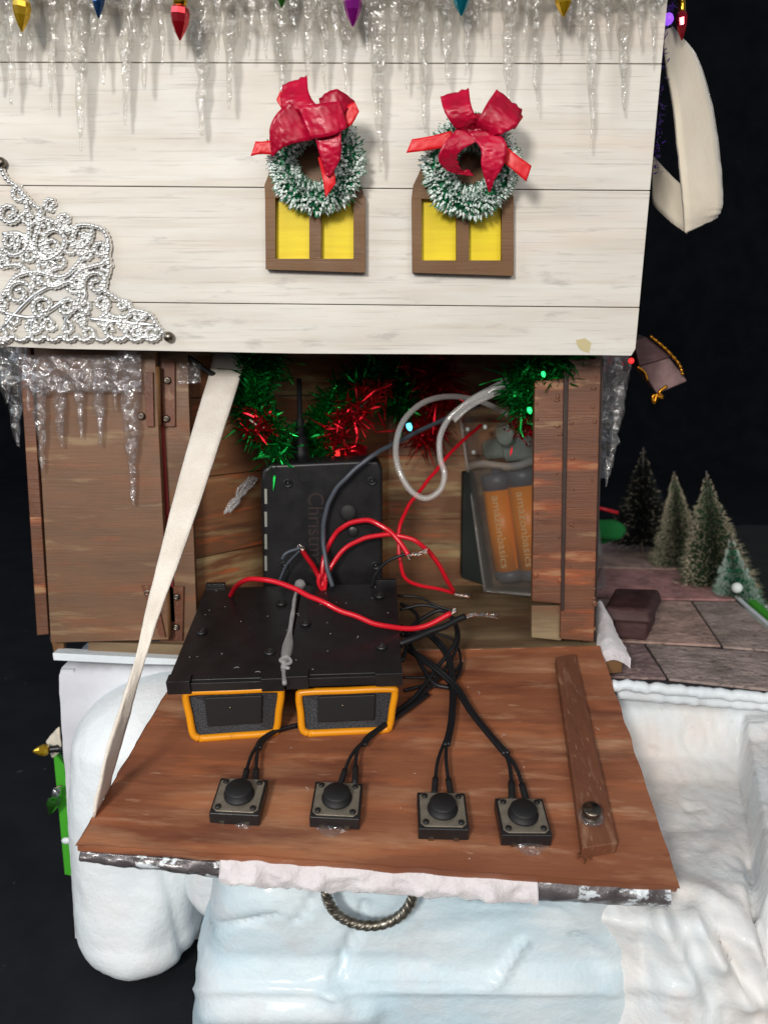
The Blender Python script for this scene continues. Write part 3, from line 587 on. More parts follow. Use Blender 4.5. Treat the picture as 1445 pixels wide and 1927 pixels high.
single('light_string', 'thin gold wire of the bulb string along the top of the icicles', 'light string', mb, 'gold_cord', pan(600, -60, .9), True)
purple = Thing('glow_tinsel', 'purple tinsel strands added for the purple glow at the top right edge of the gable', 'tinsel', aty(1262, 60, .1))  # strands added to carry the bulb's purple tinge along the edge
mb = MB()
for k in range(260):
    t = random.random(); o = aty(lerp(1262, 1234, t**.6)+random.gauss(0, 5), lerp(10, 330, t**1.8), .2+random.uniform(-.2, .3)); d = V((random.gauss(0, 1), random.gauss(0, 1), random.gauss(0, 1))).normalized()*random.uniform(.12, .34)*(1-.6*t); s_ = d.orthogonal().normalized()*.03
    mb.add([o-s_, o+s_, o+d+s_*.4, o+d-s_*.4], [(0,1,2,3)])
purple.add('tinsel_strands', mb, 'tinsel_purple', kind='stuff')
mb = MB(); mb.ball(aty(1256, 36, -.2), .16, 10); purple.add('lit_led', mb, 'led_purple', True)

# ------------------------------------------------------------------ silver filigree corner
fil = Thing('filigree_corner', 'silver beaded filigree corner ornament at the bottom left of the gable', 'corner ornament', pan(0, 640, .1))
mb = MB(); mb2 = MB()
def beads(pts, r=.085, sp=.112, h=.10):
    q = [pan(x, y, h) for x, y, *_ in pts]; acc = 0; 
    for i in range(len(q)-1):
        L = (q[i+1]-q[i]).length; t = -acc
        while t + sp <= L: t += sp; p = lerp(q[i], q[i+1], t/L); mb.lathe(p - PN*r*.5, PN, [(r*.98,0), (r*.9,r*.8), (r*.5,r*1.35), (.002,r*1.55)], 7)
        acc = L - t if L - t < sp else 0
    mb2.tube([p - PN*.055 for p in q], r*.5, 5)
def path(pts, n=6): return [tuple(v) for v in cr([V((a, b, 0)) for a, b in pts], n)]
def spiral(x, y, r, a0, turns, sgn=1):
    return [(x + r*(1-.78*t)*math.cos(a0+sgn*t*turns*6.283), y + r*(1-.78*t)*math.sin(a0+sgn*t*turns*6.283)) for t in [i/40 for i in range(41)]]
beads(path([(2,312),(14,338),(38,356),(52,392),(56,430),(50,466),(28,480),(6,470)]))
beads(path([(38,356),(62,384),(78,396),(76,420),(66,450),(72,482),(92,488),(118,470),(122,446),(104,432),(86,442),(84,462),(98,472)]))
beads(path([(78,410),(104,418),(128,436),(148,424),(172,424),(196,434),(206,462),(198,492),(176,500),(154,508),(132,530)]))
beads(path([(148,424),(138,446),(150,468),(170,452),(174,434)]))
beads(path([(206,480),(204,516),(190,540),(206,552),(230,568),(248,582),(236,598),(206,592),(190,578)]))
beads(path([(248,582),(280,590),(296,612),(312,632)])); beads(path([(280,590),(258,610),(270,634),(294,632)]))
beads(path([(232,590),(228,612),(240,634),(212,636),(198,622),(206,606)])); beads(path([(4,560),(30,522),(70,512),(120,520),(158,484)]))
beads(path([(4,500),(40,500),(64,520),(100,540),(132,530),(152,548),(148,576),(170,592)]))
done0 = [(18,400,22), (20,455,18), (182,534,26), (96,462,20), (190,466,18), (36,552,26), (82,576,22), (128,574,18)]
for k, (x, y, r) in enumerate(done0): beads(spiral(x, y, r, k*1.3, 1.4, (-1)**k))
rf_ = random.Random(5); done = list(done0)
for k in range(1600):
    x = rf_.uniform(2, 300); y = rf_.uniform(330, 630); lim = 330 + max(0, x-20)*1.02 + (0 if x < 90 or x > 205 else -40); r = rf_.uniform(13, 20)
    if y - r < lim or any(math.hypot(x-a, y-b) < (r+c_)*.88 for a, b, c_ in done): continue
    done.append((x, y, r)); beads(spiral(x, y, r, rf_.uniform(0, 6), rf_.uniform(1.0, 1.5), rf_.choice((-1, 1))), .08, .11, .06)
for x in (10,40,70,100,130,160,192,224,256,286): beads([(x+15*math.cos(q), 628+13*math.sin(q)) for q in [i*math.pi/10 for i in range(11)]])
for a in ([(4,620),(60,560),(110,530),(150,500)], [(120,600),(160,560),(150,530)], [(10,590),(70,596),(130,560)], [(170,600),(230,606),(290,612)], [(6,440),(40,440),(66,470),(110,500)], [(60,640),(64,600),(90,590)], [(126,640),(124,604),(134,590)]):
    mb2.tube(cr([pan(x, y, .07) for x, y in a], 6), .06, 6)
fil.add('scrollwork', mb2, 'chrome', True); fil.add('beading', mb, 'chrome', True, kind='stuff')
mb = MB(); mb.ball(pan(318, 634, .12), .15, 10); fil.add('end_bead', mb, 'dull_steel', True)
mb = MB(); mb.ball(pan(3, 306, .12), .14, 10); fil.add('end_bead', mb, 'dull_steel', True)

# ------------------------------------------------------------------ wreaths and bows
def wreath(cx, cy, r, rin, seed, lab, where):
    rnd = random.Random(seed); o0 = pan(cx, cy, .62); ex = V((1,0,0)); ez = PN.cross(ex); ez = ez if ez.z > 0 else -ez
    k = (pan(cx+10, cy) - pan(cx, cy)).length/10; Rm = (r+rin)/2*k; rt = (r-rin)/2*k
    th = Thing('wreath', lab, 'wreath', o0); g = MB(); fr = MB()
    for i in range(3600):
        a = rnd.uniform(0, 2*math.pi); b = rnd.uniform(0, 2*math.pi); ra = ex*math.cos(a) + ez*math.sin(a); tg = -ex*math.sin(a) + ez*math.cos(a)
        d = (ra*math.cos(b) + PN*math.sin(b) + tg*rnd.uniform(-.35, .35)).normalized(); c0 = o0 + ra*Rm; L = rt*rnd.uniform(.72, 1.12)*(1+.22*noise.noise(V((math.cos(a)*2.2, math.sin(a)*2.2, b*.7+seed))))
        s1 = d.orthogonal().normalized()*.014; s2 = d.cross(s1).normalized()*.014; p1 = c0 + d*L
        g.add([c0+s1, c0-s1+s2, c0-s1-s2, p1+s1*.8, p1-s1*.8+s2*.8, p1-s1*.8-s2*.8], [(0,1,4,3), (1,2,5,4), (2,0,3,5)])
        if rnd.random() < .68: q = c0 + d*L*.72; z = 2.6; fr.add([q+s1*z, q-s1*z+s2*z, q-s1*z-s2*z, p1+d*.02], [(0,1,3), (1,2,3), (2,0,3)])
    g2 = MB(); g2.tube([o0 + (ex*math.cos(i*math.pi/24)+ez*math.sin(i*math.pi/24))*Rm for i in range(49)], rt*.5, 8)
    th.add('core', g2, 'bristle_green', True); th.add('bristles', g, 'bristle_green', kind='stuff'); th.add('frosted_tips', fr, 'frost', kind='stuff')
wreath(596, 306, 92, 30, 1, 'small frosted green wreath on the left yellow window', 0)
wreath(884, 316, 90, 28, 2, 'small frosted green wreath on the right yellow window', 0)
def prow(rows, h0=1.0): return [(pan(a, b, h), pan(c_, d, h2)) for a, b, h, c_, d, h2 in rows]
def bow(lab, crim, red, knot):
    th = Thing('bow', lab, 'bow', pan(knot[0], knot[1], 1.1))
    for rows in crim: mb = MB(); mb.ribbon(prow(rows), .012, 12, 8, .05); th.add('ribbon_loop', mb, 'ribbon_crimson', True)
    for rows in red: mb = MB(); mb.ribbon(prow(rows), .012, 8, 5, .03); th.add('ribbon_tail', mb, 'ribbon_red', True)
    mb = MB(); mb.grid(lambda u, v: pan(knot[0], knot[1], 1.35) + V((.42*math.cos(6.283*u)*math.sin(math.pi*v), 0, .34*math.cos(math.pi*v)))*knot[2] + PN*(.22*math.sin(6.283*u)*math.sin(math.pi*v) + .05*math.sin(u*40)), 30, 14)
    th.add('knot', mb, 'ribbon_crimson', True)
bow('crumpled crimson bow drooping over the left wreath',
    [[(532,160,1.5,578,142,1.4), (528,190,1.7,582,176,1.7), (540,215,1.7,600,200,1.9), (590,222,1.5,625,200,1.5)],
     [(600,185,1.6,612,245,1.8), (632,168,1.7,640,218,1.8), (668,190,1.4,662,200,1.5)],
     [(545,190,1.8,600,262,1.6), (520,215,1.9,560,268,1.8), (508,240,1.9,530,280,1.8), (508,268,1.8,512,296,1.7)],
     [(585,232,1.7,640,224,1.7), (596,270,1.8,642,262,1.9), (604,300,1.8,640,300,1.8), (614,330,1.7,620,334,1.7)],
     [(560,200,1.9,585,262,1.9), (600,195,2.0,625,255,2.0), (640,190,1.8,655,240,1.8)]],
    [[(520,262,1.2,516,292,1.2), (495,266,1.2,492,290,1.2), (481,266,1.2,472,294,1.2)],
     [(622,220,1.5,634,248,1.5), (650,200,1.6,660,236,1.6), (668,192,1.6,676,210,1.6)],
     [(528,170,1.0,545,195,1.0), (520,188,1.0,530,205,1.0)],
     [(598,296,1.3,626,292,1.3), (606,330,1.6,630,326,1.6), (613,372,1.6,632,345,1.6)]], (592,216,.7))
bow('crimson bow with two upright loops on the right wreath',
    [[(828,182,1.5,882,166,1.5), (836,210,1.8,886,196,1.8), (856,240,1.7,896,220,1.8), (885,250,1.5,905,235,1.5)],
     [(934,168,1.5,982,206,1.5), (915,196,1.8,974,234,1.8), (900,225,1.8,945,252,1.8), (893,240,1.5,915,258,1.6)],
     [(862,240,1.6,905,262,1.7), (832,275,1.8,866,285,1.7), (826,305,1.7,862,306,1.5), (850,325,1.4,870,320,1.3), (893,332,1.2,880,318,1.2)],
     [(880,250,1.6,925,240,1.6), (904,280,1.8,952,270,1.8), (905,310,1.8,948,308,1.8), (914,345,1.7,930,340,1.7), (920,362,1.6,922,362,1.6)]],
    [[(850,246,1.3,858,272,1.3), (810,256,1.3,812,282,1.3), (775,262,1.3,764,288,1.3)],
     [(952,275,1.4,940,300,1.4), (975,294,1.5,962,318,1.5), (1000,312,1.5,990,342,1.5)],
     [(972,200,1.2,960,240,1.2), (984,220,1.3,968,244,1.3)]], (896,240,.95))

# ------------------------------------------------------------------ push buttons on the door
wires = []
def button(px, py, wpx, rot, lab, glue):
    """px,py: centre of the button's base on the door"""
    o = onf(px, py, .003); s = 1.2; ax = (FX*math.cos(rot) + FY*math.sin(rot)).normalized(); ay = FN.cross(ax)
    th = Thing('push_button', lab, 'push button', o, 'black push buttons glued in a row')
    mb = MB(); mb.fbox(o, ax, ay, FN, s, s, .34); body = th.add('body', mb, 'black_plastic', bevel=.03)
    mb = MB(); t = o + FN*.341; e = .545; cc = .10; pl = []
    for sx, sy in ((-1,-1), (1,-1), (1,1), (-1,1)):
        a = (sx*e, sy*(e-cc)); b = (sx*(e-cc), sy*e); pl += [a, b] if sx*sy > 0 else [b, a]
    mb.prism([t + ax*a + ay*b for a, b in pl], FN*.035); th.add('cover_plate', mb, 'plate_metal', bevel=.01)
    mb = MB(); mb.lathe(o + FN*.377, FN, [(.37,0), (.37,.05), (.33,.06), (.33,.20), (.30,.235), (.0,.24)], 28); th.add('plunger', mb, 'black_matte', True)
    for sx, sy in ((-1,-1), (1,-1), (1,1), (-1,1)):
        mb = MB(); mb.lathe(o + FN*.377 + ax*sx*.42 + ay*sy*.42, FN, [(.075,0), (.075,.03), (.05,.045), (0,.045)], 10); th.add('rivet', mb, 'black_plastic', True)
    for sx, sy in ((-.3,-1), (.3,-1)):
        mb = MB(); mb.fbox(o + ay*sy*.60 + ax*sx + FN*.0, ax, ay, FN, .12, .05, .10); th.add('terminal', mb, 'dull_steel')
    if glue:
        mb = MB()
        gx, gy, gr = glue; g0 = o + ax*gx + ay*gy; mb.grid(lambda u, v: g0 + (ax*math.cos(6.283*u)*gr*1.5 + ay*math.sin(6.283*u)*gr*.8)*v*(1+.2*math.sin(u*19)) + FN*.10*(1-v*v), 24, 6); th.add('glue_blob', mb, 'hazy_plastic', True)
    return o, ax, ay
B = [button(452, 1518, 95, R(-2), 'leftmost of the four black push buttons on the open door', (.2,-.55,.2)),
     button(634, 1525, 95, R(-2), 'second push button from the left, in front of the right speaker', (-.1,-.62,.27)),
     button(831, 1545, 95, R(0), 'third push button from the left, with no glue showing at its foot', None),
     button(981, 1556, 95, R(1), 'rightmost push button, nearest the door batten and metal stud', (.1,-.62,.28))]
for (x, y), pts in (((420,1488), ()),): pass

# ------------------------------------------------------------------ speaker pair
spk = Thing('speaker_unit', 'two black mini speakers with orange rims under a black plate, on the open door', 'speaker', onf(540, 1380, 0))
TFL, TFR, TBL, TBR = aty(315, 1284, -4.55), aty(757, 1270, -4.5), aty(388, 1106, .75), aty(746, 1098, .8)
def tray(u, v, h=0): n = (TFR-TFL).cross(TBL-TFL).normalized(); return lerp(lerp(TBL, TBR, u), lerp(TFL, TFR, u), v) + n*h
TN = (TFR-TFL).cross(TBL-TFL).normalized()
def tslab(mb, u0, u1, v0, v1, h0, h1): mb.hexa([tray(u0, v1, h0), tray(u1, v1, h0), tray(u1, v0, h0), tray(u0, v0, h0)], [tray(u0, v1, h1), tray(u1, v1, h1), tray(u1, v0, h1), tray(u0, v0, h1)])
for i, (u0, u1, dv) in enumerate(((0, .496, .0), (.504, 1, -.012))):
    mb = MB(); tslab(mb, u0, u1, 0, .985+dv, -.16, 0); pl = spk.add('plate', mb, 'black_plastic', bevel=.02)
    tabs = ((0,.10), (.40,.496)) if i == 0 else ((.504,.60), (.885,1))
    mb = MB(); tslab(mb, u0, u1, .986+dv, 1.01+dv, -.30, -.03); spk.add('plate_rim', mb, 'black_plastic', under=pl, bevel=.012)
    for a, b in tabs:
        mb = MB(); mb.prism([tray(a, .955+dv, .0015), tray(a, .9862+dv, .0015), tray(a, .9862+dv, -.028), tray(a, 1.0115+dv, -.028), tray(a, 1.0115+dv, -.32), tray(a, 1.023+dv, -.32), tray(a, 1.023+dv, .09), tray(a, .955+dv, .09)], tray(b, 1, 0) - tray(a, 1, 0)); spk.add('plate_tab', mb, 'black_plastic', under=pl, bevel=.012)
    for a, b in (((0,.10),) if i == 0 else ((.88,1),)):
        mb = MB(); tslab(mb, a, b, -.03, -.001, -.2, .12); spk.add('plate_tab', mb, 'black_plastic', under=pl, bevel=.012)
def tuv(px, py):
    p = atp(px, py, TFL, TN); d = p - TBL; 
    v = d.dot((TFL-TBL))/(TFL-TBL).length_squared; u = (p - lerp(TBL, TFL, v)).dot(TBR-TBL)/(TBR-TBL).length_squared; return p
for x, y in ((380,1190), (508,1228), (530,1136), (575,1174), (718,1218), (714,1122)):
    mb = MB(); o = tuv(x, y); mb.lathe(o - TN*.01, TN, [(.17,0), (.17,.05), (.13,.09), (.085,.09), (.08,.0), (0,.0)], 16); s1 = spk.add('screw_boss', mb, 'black_plastic', True)
    mb = MB(); mb.lathe(o + TN*.015, TN, [(.07,0), (.065,.04), (0,.045)], 8); spk.add('screw', mb, 'ring_metal', True, under=s1)
for x0, x1, x2, x3, tilt in ((348, 530, 366, 520, 1), (562, 744, 570, 732, 0)):
    yb = 1388 if tilt else 1378
    bl, br = onf(x2, yb+6, .06), onf(x3, yb-(6 if tilt else 2), .06)
    tl, tr = aty(x0, 1303, bl.y+.10), aty(x1, 1296, bl.y+.10)
    cpt = [lerp(bl, br, .06), lerp(bl, br, .5), lerp(bl, br, .94), lerp(br, tr, .12), lerp(br, tr, .5), lerp(br, tr, .9), lerp(tr, tl, .06), lerp(tr, tl, .5), lerp(tr, tl, .94), lerp(tl, bl, .1), lerp(tl, bl, .5), lerp(tl, bl, .88)]
    loop = cr(cpt + [cpt[0]], 6); mb = MB(); mb.tube(loop, .105, 8)
    rim = spk.add('speaker_rim', mb, 'orange_plastic', True)
    mb = MB(); bk = V((0,.06,.0)); mb.prism([p + bk for p in (lerp(bl, br, .03), lerp(bl, br, .97), lerp(tr, br, .05), lerp(tl, bl, .05))], V((0,.12,0))); spk.add('grille', mb, 'grille', under=rim)
    # dark inner front plate, also standing in for the top plate's shadow
    cen = (bl+br+tl+tr)/4; mb = MB(); mb.prism([lerp(cen, p, k_) + V((0,-.03,.10)) for p, k_ in ((bl,.66), (br,.66), (tr,.60), (tl,.60))], V((0,.10,0))); spk.add('cone_shade_plate', mb, 'black_matte', under=rim, bevel=.04)
    mb = MB(); mb.ball(cen + V((-.1,-.06,.18)), .035, 6, (1,.4,1)); spk.add('rivet', mb, 'dull_steel', True, under=rim)
    bt = [lerp(bl, br, .06), lerp(bl, br, .94), tr, tl]
    n2 = [p + V((0, 4.2, 0)) for p in bt]
    mb = MB(); f = [p + V((0,.2,0)) for p in bt]; g = [V((p.x, p.y+4.0, p.z + (.95 if i < 2 else .93))) for i, p in enumerate(bt)]; mb.hexa([f[0], f[1], g[1], g[0]], [f[3], f[2], g[2], g[3]]); spk.add('enclosure', mb, 'black_matte', bevel=.06)
# stringy glue along the joint
mb = MB(); gp = [tuv(x, y) + TN*.05 for x, y in ((566,1100), (556,1122), (552,1150), (546,1190), (540,1230), (534,1262), (536,1290))]
mb.tube(cr(gp, 8), lambda t: .06 + .10*math.exp(-((t-.65)/.12)**2) + .12*math.exp(-((t-.02)/.06)**2)+.03*noise.noise(V((t*9, 0, 0))), 8); spk.add('glue_seam', mb, 'glue', True)
mb = MB(); mb.tube(cr([tuv(x, y) + TN*.07 for x, y in ((536,1252), (528,1246), (540,1240), (548,1250), (532,1258), (545,1262))], 5), .05, 6); spk.add('glue_curl', mb, 'glue', True)

M('lint', c(196,190,186), .9)
mb = MB(); lr = random.Random(12)
for k in range(32):
    u, v = lr.uniform(.03, .97), lr.uniform(.04, .94); o = tray(u, v, .004); a = lr.uniform(0, 6.28); L = lr.choice((.02, .03, .05, .14)); d = ((TFR-TFL).normalized()*math.cos(a) + (TBL-TFL).normalized()*math.sin(a))*L
    mb.tube([o, o + d*.5 + TN*.008 + V((d.y, -d.x, 0))*.3, o + d], .005 if L > .04 else .008, 4)
spk.add('lint', mb, 'lint', kind='stuff')
mb = MB()
for k in range(26):
    u, v = lr.uniform(.03, .97), lr.uniform(.1, .98); o = flap(u, v, .004); a = lr.uniform(0, 6.28); L = lr.choice((.02, .03, .04, .16)); d = (FX*math.cos(a) + FY*math.sin(a))*L
    mb.tube([o, o + d*.5 + FN*.01 + V((d.y, -d.x, 0))*.3, o + d], .005 if L > .04 else .008, 4)
cab.add('lint', mb, 'lint', under=fd, kind='stuff')
# ------------------------------------------------------------------ wires
def wire(lab, pts, mat, r=.07, name='wire', bare=None, loc=None, cat='wire'):
    P = [p if isinstance(p, Vector) else aty(*p) for p in pts]; th = Thing(name, lab, cat, P[0])
    C_ = cr(P, 10); mb = MB(); mb.tube([q + V((noise.noise(q*1.7), noise.noise(q*1.7+V((7,0,0))), noise.noise(q*1.7+V((0,9,0)))))*.04*math.sin(math.pi*i/(len(C_)-1)) for i, q in enumerate(C_)], r, 9); th.add('insulation', mb, mat, True)
    if bare:
        Q = cr([p if isinstance(p, Vector) else aty(*p) for p in bare], 8)
        for k in range(5):
            mb = MB(); mb.tube([q + V((.035*math.cos(i*.8+k*1.25), .03*math.sin(i*.8+k*1.25), .04*math.sin(i*.8+k*1.25)))*(1+ (i/len(Q))**3*1.2) for i, q in enumerate(Q)], .016, 5)
            th.add('bare_strand', mb, 'bare_wire' if k else 'copper', True)
    return th
wire('thick red wire arching across the top of the black speaker plate', [tuv(434,1121) + TN*.0, (444,1104,-.4), (462,1092,-.9), (492,1090,-1.4), (540,1102,-1.8), (600,1130,-2.2), (660,1156,-2.4), (710,1174,-2.4), (758,1182,-2.2), (800,1178,-2.0), (848,1154,-1.8)], 'red_wire', .082, bare=[(848,1154,-1.8), (856,1148,-1.8)])
wire('upper arching red wire in front of the black box, ending at a stripped black wire', [(612,1112,.6), (606,1080,1.0), (612,1040,1.2), (632,1005,1.2), (660,984,1.0), (695,980,.8), (730,998,.6), (752,1020,.4), (768,1044,.2)], 'red_wire', .085, bare=[(764,1038,.2), (772,1050,.2)])
wire('lower arching red wire curving down to the alcove floor', [(604,1106,.5), (622,1068,.8), (650,1032,.9), (690,1012,.8), (740,1007,.6), (785,1020,.5), (818,1052,.8), (840,1090,1.2), (853,1112,1.6)], 'red_wire', .08)
wire('thin red wire dropping from the garland and bending along the floor', [(905,800,4.5), (868,832,4.0), (832,870,3.4), (795,918,2.6), (765,958,2.0), (751,1002,1.4), (752,1050,1.2), (762,1086,1.2), (790,1102,1.4), (825,1108,1.6), (854,1116,1.8)], 'red_wire', .068, bare=[(852,1116,1.8), (866,1119,1.8), (884,1120,1.8)])
wire('short dark red wire stub tied above the speaker plate', [(611,1112,.7), (598,1082,.9), (584,1058,.8), (568,1034,.7)], 'red_wire_dark', .085, bare=[(570,1038,.7), (564,1028,.7)])
wire('short crumpled red wire piece beside the grey cable foot', [(603,1080,.4), (600,1096,.4), (610,1112,.5), (613,1090,.5)], 'red_wire', .07)
wire('grey cable rising from the speaker plate past the black box', [(626,1104,.5), (616,1070,.6), (609,1020,.8), (611,970,.8), (630,925,.75), (665,886,.7), (710,852,.9), (760,826,2.2), (820,796,3.2), (900,762,4.4)], 'gray_wire', .08, 'cable', cat='cable')
wire('dark thin wire with a long stripped tip near the red arch', [(700,1104,.6), (706,1082,.5), (728,1058,.4), (768,1040,.3)], 'black_rubber', .055, bare=[(766,1041,.3), (784,1042,.2), (803,1036,.1)])
wire('white wire stub with a stripped end left of the red wires', [(531,1052,.4), (540,1040,.4), (566,1031,.5)], 'gray_wire', .055, bare=[(560,1030,.5), (572,1032,.5)])
wire('thin grey wire leaning up to the white wire stub', [(526,1092,.8), (540,1062,.7), (564,1036,.6)], 'gray_wire', .04)
wire('thick black wire with a long stripped silver tip beside the speakers', [(752,1212,-2.8), (790,1196,-2.6), (830,1180,-2.3), (875,1160,-2.0)], 'black_rubber', .10, bare=[(870,1162,-2.0), (895,1156,-1.9), (915,1157,-1.8), (936,1158,-1.7)])
wire('black cable running up under the gable at the left', [(335,660,.4), (360,676,.2), (390,700,.4), (420,712,1)], 'black_rubber', .09, 'cable', cat='cable')
def fw(*p): return [onf(x, y, h) for x, y, h in p]
def pair(lab, main, tails, r=.055):
    for t in tails: t[-1] = t[-1] - FY*.36 - FN*.04
    th = Thing('button_lead', lab, 'wire', main[0], 'black leads running to the push buttons')
    mb = MB(); mb.tube(cr(main, 10), r*1.25, 8); th.add('lead', mb, 'black_rubber', True)
    mb = MB(); mb.tube(cr([p + V((.09, 0, .02 + .03*math.sin(i*1.3))) for i, p in enumerate(main)], 10), r, 8); th.add('lead', mb, 'black_rubber', True)
    for t in tails:
        mb = MB(); mb.tube(cr(t, 8), r*.9, 8); th.add('lead_end', mb, 'black_rubber', True)
        mb = MB(); mb.tube(cr(t, 8)[len(t)*4:], r*1.5, 8); th.add('heat_shrink', mb, 'black_matte', True)
pair('black lead from under the left speaker to the leftmost button', fw((600,1362,.1), (560,1372,.12), (520,1384,.15), (492,1404,.2), (483,1420,.2)), [fw((486,1412,.2), (472,1440,.25), (462,1468,.22)), fw((486,1412,.2), (484,1440,.25), (485,1466,.22))])
pair('black lead from under the right speaker to the second button', fw((800,1318,.2), (762,1348,.2), (722,1376,.2), (692,1400,.25), (680,1416,.25)), [fw((690,1402,.25), (660,1440,.3), (640,1472,.24)), fw((692,1402,.25), (672,1430,.3), (668,1470,.24))])
pair('black lead curving down to the third button', fw((762,1232,.8), (800,1236,.9), (838,1268,.7), (848,1310,.4), (846,1370,.3), (836,1420,.3)), [fw((840,1400,.3), (822,1450,.3), (814,1490,.24)), fw((840,1400,.3), (838,1450,.3), (846,1494,.24))])
pair('black lead slanting right to the rightmost button', fw((768,1258,.7), (810,1284,.6), (852,1312,.4), (884,1356,.3), (920,1402,.3), (948,1436,.3)), [fw((940,1424,.3), (956,1456,.3), (958,1502,.25)), fw((940,1424,.3), (968,1460,.3), (986,1506,.25))], .06)
loops = Thing('wire_tangle', 'tangle of looping black wires at the right side of the speakers', 'wires', onf(790, 1260, 0))
for pts in ([(754,1200,1.1), (800,1196,1.2), (845,1208,1.1), (862,1238,.9), (850,1268,.6), (815,1300,.3), (765,1345,.15)],
            [(756,1240,.9), (790,1216,1.0), (830,1206,1.2), (854,1224,1.1), (856,1252,.9), (820,1284,.5), (780,1322,.2), (740,1350,.12)],
            [(758,1290,.3), (800,1290,.3), (848,1282,.3), (866,1262,.4), (850,1232,.6), (800,1230,.8), (762,1252,.8)],
            [(756,1270,.5), (775,1240,.9), (788,1215,1.0), (778,1196,1.0), (756,1188,1.1)], [(760,1310,.2), (800,1300,.2), (840,1302,.2), (862,1282,.25), (868,1262,.3)],
            [(756,1226,1.0), (780,1262,.7), (812,1300,.35), (845,1310,.3)], [(750,1182,1.3), (790,1186,1.3), (820,1196,1.2), (860,1200,1.0)]):
    mb = MB(); mb.tube(cr([onf(*p) for p in pts], 9), random.choice((.045, .055, .07)), 8); loops.add('wire_loop', mb, 'black_rubber', True)

# ------------------------------------------------------------------ black control box in the alcove
bx = Thing('control_box', 'upright black plastic box with a handwritten word, standing in the alcove', 'box', V((-2.5, 2.0, 10)))
def cb(px, py): return atp(px, py, V((0,1.6,11)), V((.04,-1,-.10)).normalized())
bn = V((.04,-1,-.10)).normalized()
outl = [(496,1150), (490,905), (494,885), (508,874), (690,866), (712,868), (720,884), (720,1150)]
mb = MB(); mb.prism([cb(x, y) for x, y in outl], -bn*1.0); body = bx.add('body', mb, 'black_plastic', bevel=.12)
for y0 in (920, 963, 1005, 1046):
    mb = MB(); mb.prism([cb(x, y) + bn*.004 for x, y in ((498,y0), (502.5,y0), (503,y0+28), (498.5,y0+28))], bn*.01); bx.add('vent_slot', mb, 'vent_gray')
for x, y in ((542,909), (707,1064), (535,1064), (700,905)):
    mb = MB(); mb.lathe(cb(x, y), bn, [(.16,0), (.16,.04), (.11,.05), (.09,.0), (.06,.0), (.05,.03), (0,.03)], 14); bx.add('screw', mb, 'black_rubber', True)
mb = MB(); mb.ball(cb(664, 1000) + bn*.02, .20, 10, (1,.25,1)); bx.add('round_button', mb, 'black_plastic', True)
mb = MB(); mb.ball(cb(655, 965) + bn*.0, .3, 12, (1,.25,1)); bx.add('speaker_dimple', mb, 'black_matte', True)
o_ = cb(580, 925); e1 = (cb(583, 1120) - o_).normalized(); e2 = (cb(620, 925) - o_).normalized()
mb = text_pts('Christmas', .76, lambda x, y: o_ + e1*x*.92 + e2*y + bn*.02, 'word'); bx.add('handwriting', mb, 'ink_red')
for bod, x, y in (('CFI', 566, 893), ('ADI', 612, 893)):
    o2 = cb(x, y + 12); e3 = (cb(x+40, y+11) - o2).normalized(); e4 = (cb(x, y-20) - o2).normalized(); mb = text_pts(bod, .30, lambda a, b: o2 + e3*a + e4*b + bn*.012, 'mark'); bx.add('port_mark', mb, 'black_matte')
mb = MB(); a = aty(566, 872, 2.2); mb.lathe(a, V((0,0,1)), [(.30,0), (.30,.45), (.26,.5), (.26,.9), (.18,.95), (.15,1.5), (.09,1.55), (.09,2.9)], 14); bx.add('plug', mb, 'black_rubber', True)

# ------------------------------------------------------------------ battery case with batteries
bL, bR = atz(912, 1112, 10.02), atz(1062, 1153, 10.02); cax = (bR-bL).normalized(); Ht = 6.9
topL = CAM + ray(866, 786)*1.0; d_ = ray(866, 786)
# a point on that ray at distance Ht from the foot
t_ = (bL-CAM).dot(d_)/d_.length_squared; q_ = CAM + d_*t_; dd = math.sqrt(max(.01, Ht**2 - (q_-bL).length_squared))/d_.length; TL = CAM + d_*(t_-dd*0.25)
caz = (TL-bL).normalized(); cay = caz.cross(cax).normalized(); cay = cay if cay.y > 0 else -cay; cax = cay.cross(caz).normalized(); cax = cax if cax.x > 0 else -cax
Hc = (TL-bL).length; Wc = 4.7; Dc = 1.9
print('CASE', bL, TL, bR, cax, cay, caz)
case = Thing('battery_case', 'clear plastic battery case standing behind the right post board', 'battery case', bL)
def cp(x, y, z): return bL + cax*x + cay*y + caz*z
def cbox(mb, x0, x1, y0, y1, z0, z1): mb.hexa([cp(x0,y0,z0), cp(x1,y0,z0), cp(x1,y1,z0), cp(x0,y1,z0)], [cp(x0,y0,z1), cp(x1,y0,z1), cp(x1,y1,z1), cp(x0,y1,z1)])
mb = MB()
for a in ((0,.10,0,Dc,0,Hc), (Wc-.1,Wc,0,Dc,0,Hc), (.102,Wc-.102,Dc-.1,Dc,0,Hc), (.102,Wc-.102,0,Dc-.102,0,.10), (.102,Wc-.102,0,Dc-.102,Hc-.1,Hc)): cbox(mb, *a)
case.add('shell', mb, 'clear_case', bevel=.03)
mb = MB(); cbox(mb, .11, Wc-.11, -.09, -.01, .02, Hc*.70); case.add('lid', mb, 'clear_case', bevel=.03)
mb = MB(); mb.grid(lambda u, v: cp(.1 + u*(Wc-.2), -.14 - .10*math.sin(v*3.14), Hc*.70 + .28*v + .10*math.sin(u*9)), 30, 8); case.add('lid_lip', mb, 'clear_tube', True)
mb = MB(); cbox(mb, .35, 1.9, .5, 1.4, Hc*.74, Hc*.86); cbox(mb, 1.5, 3.9, .4, 1.3, Hc*.72, Hc*.90); case.add('inner_block', mb, 'case_white', bevel=.25)
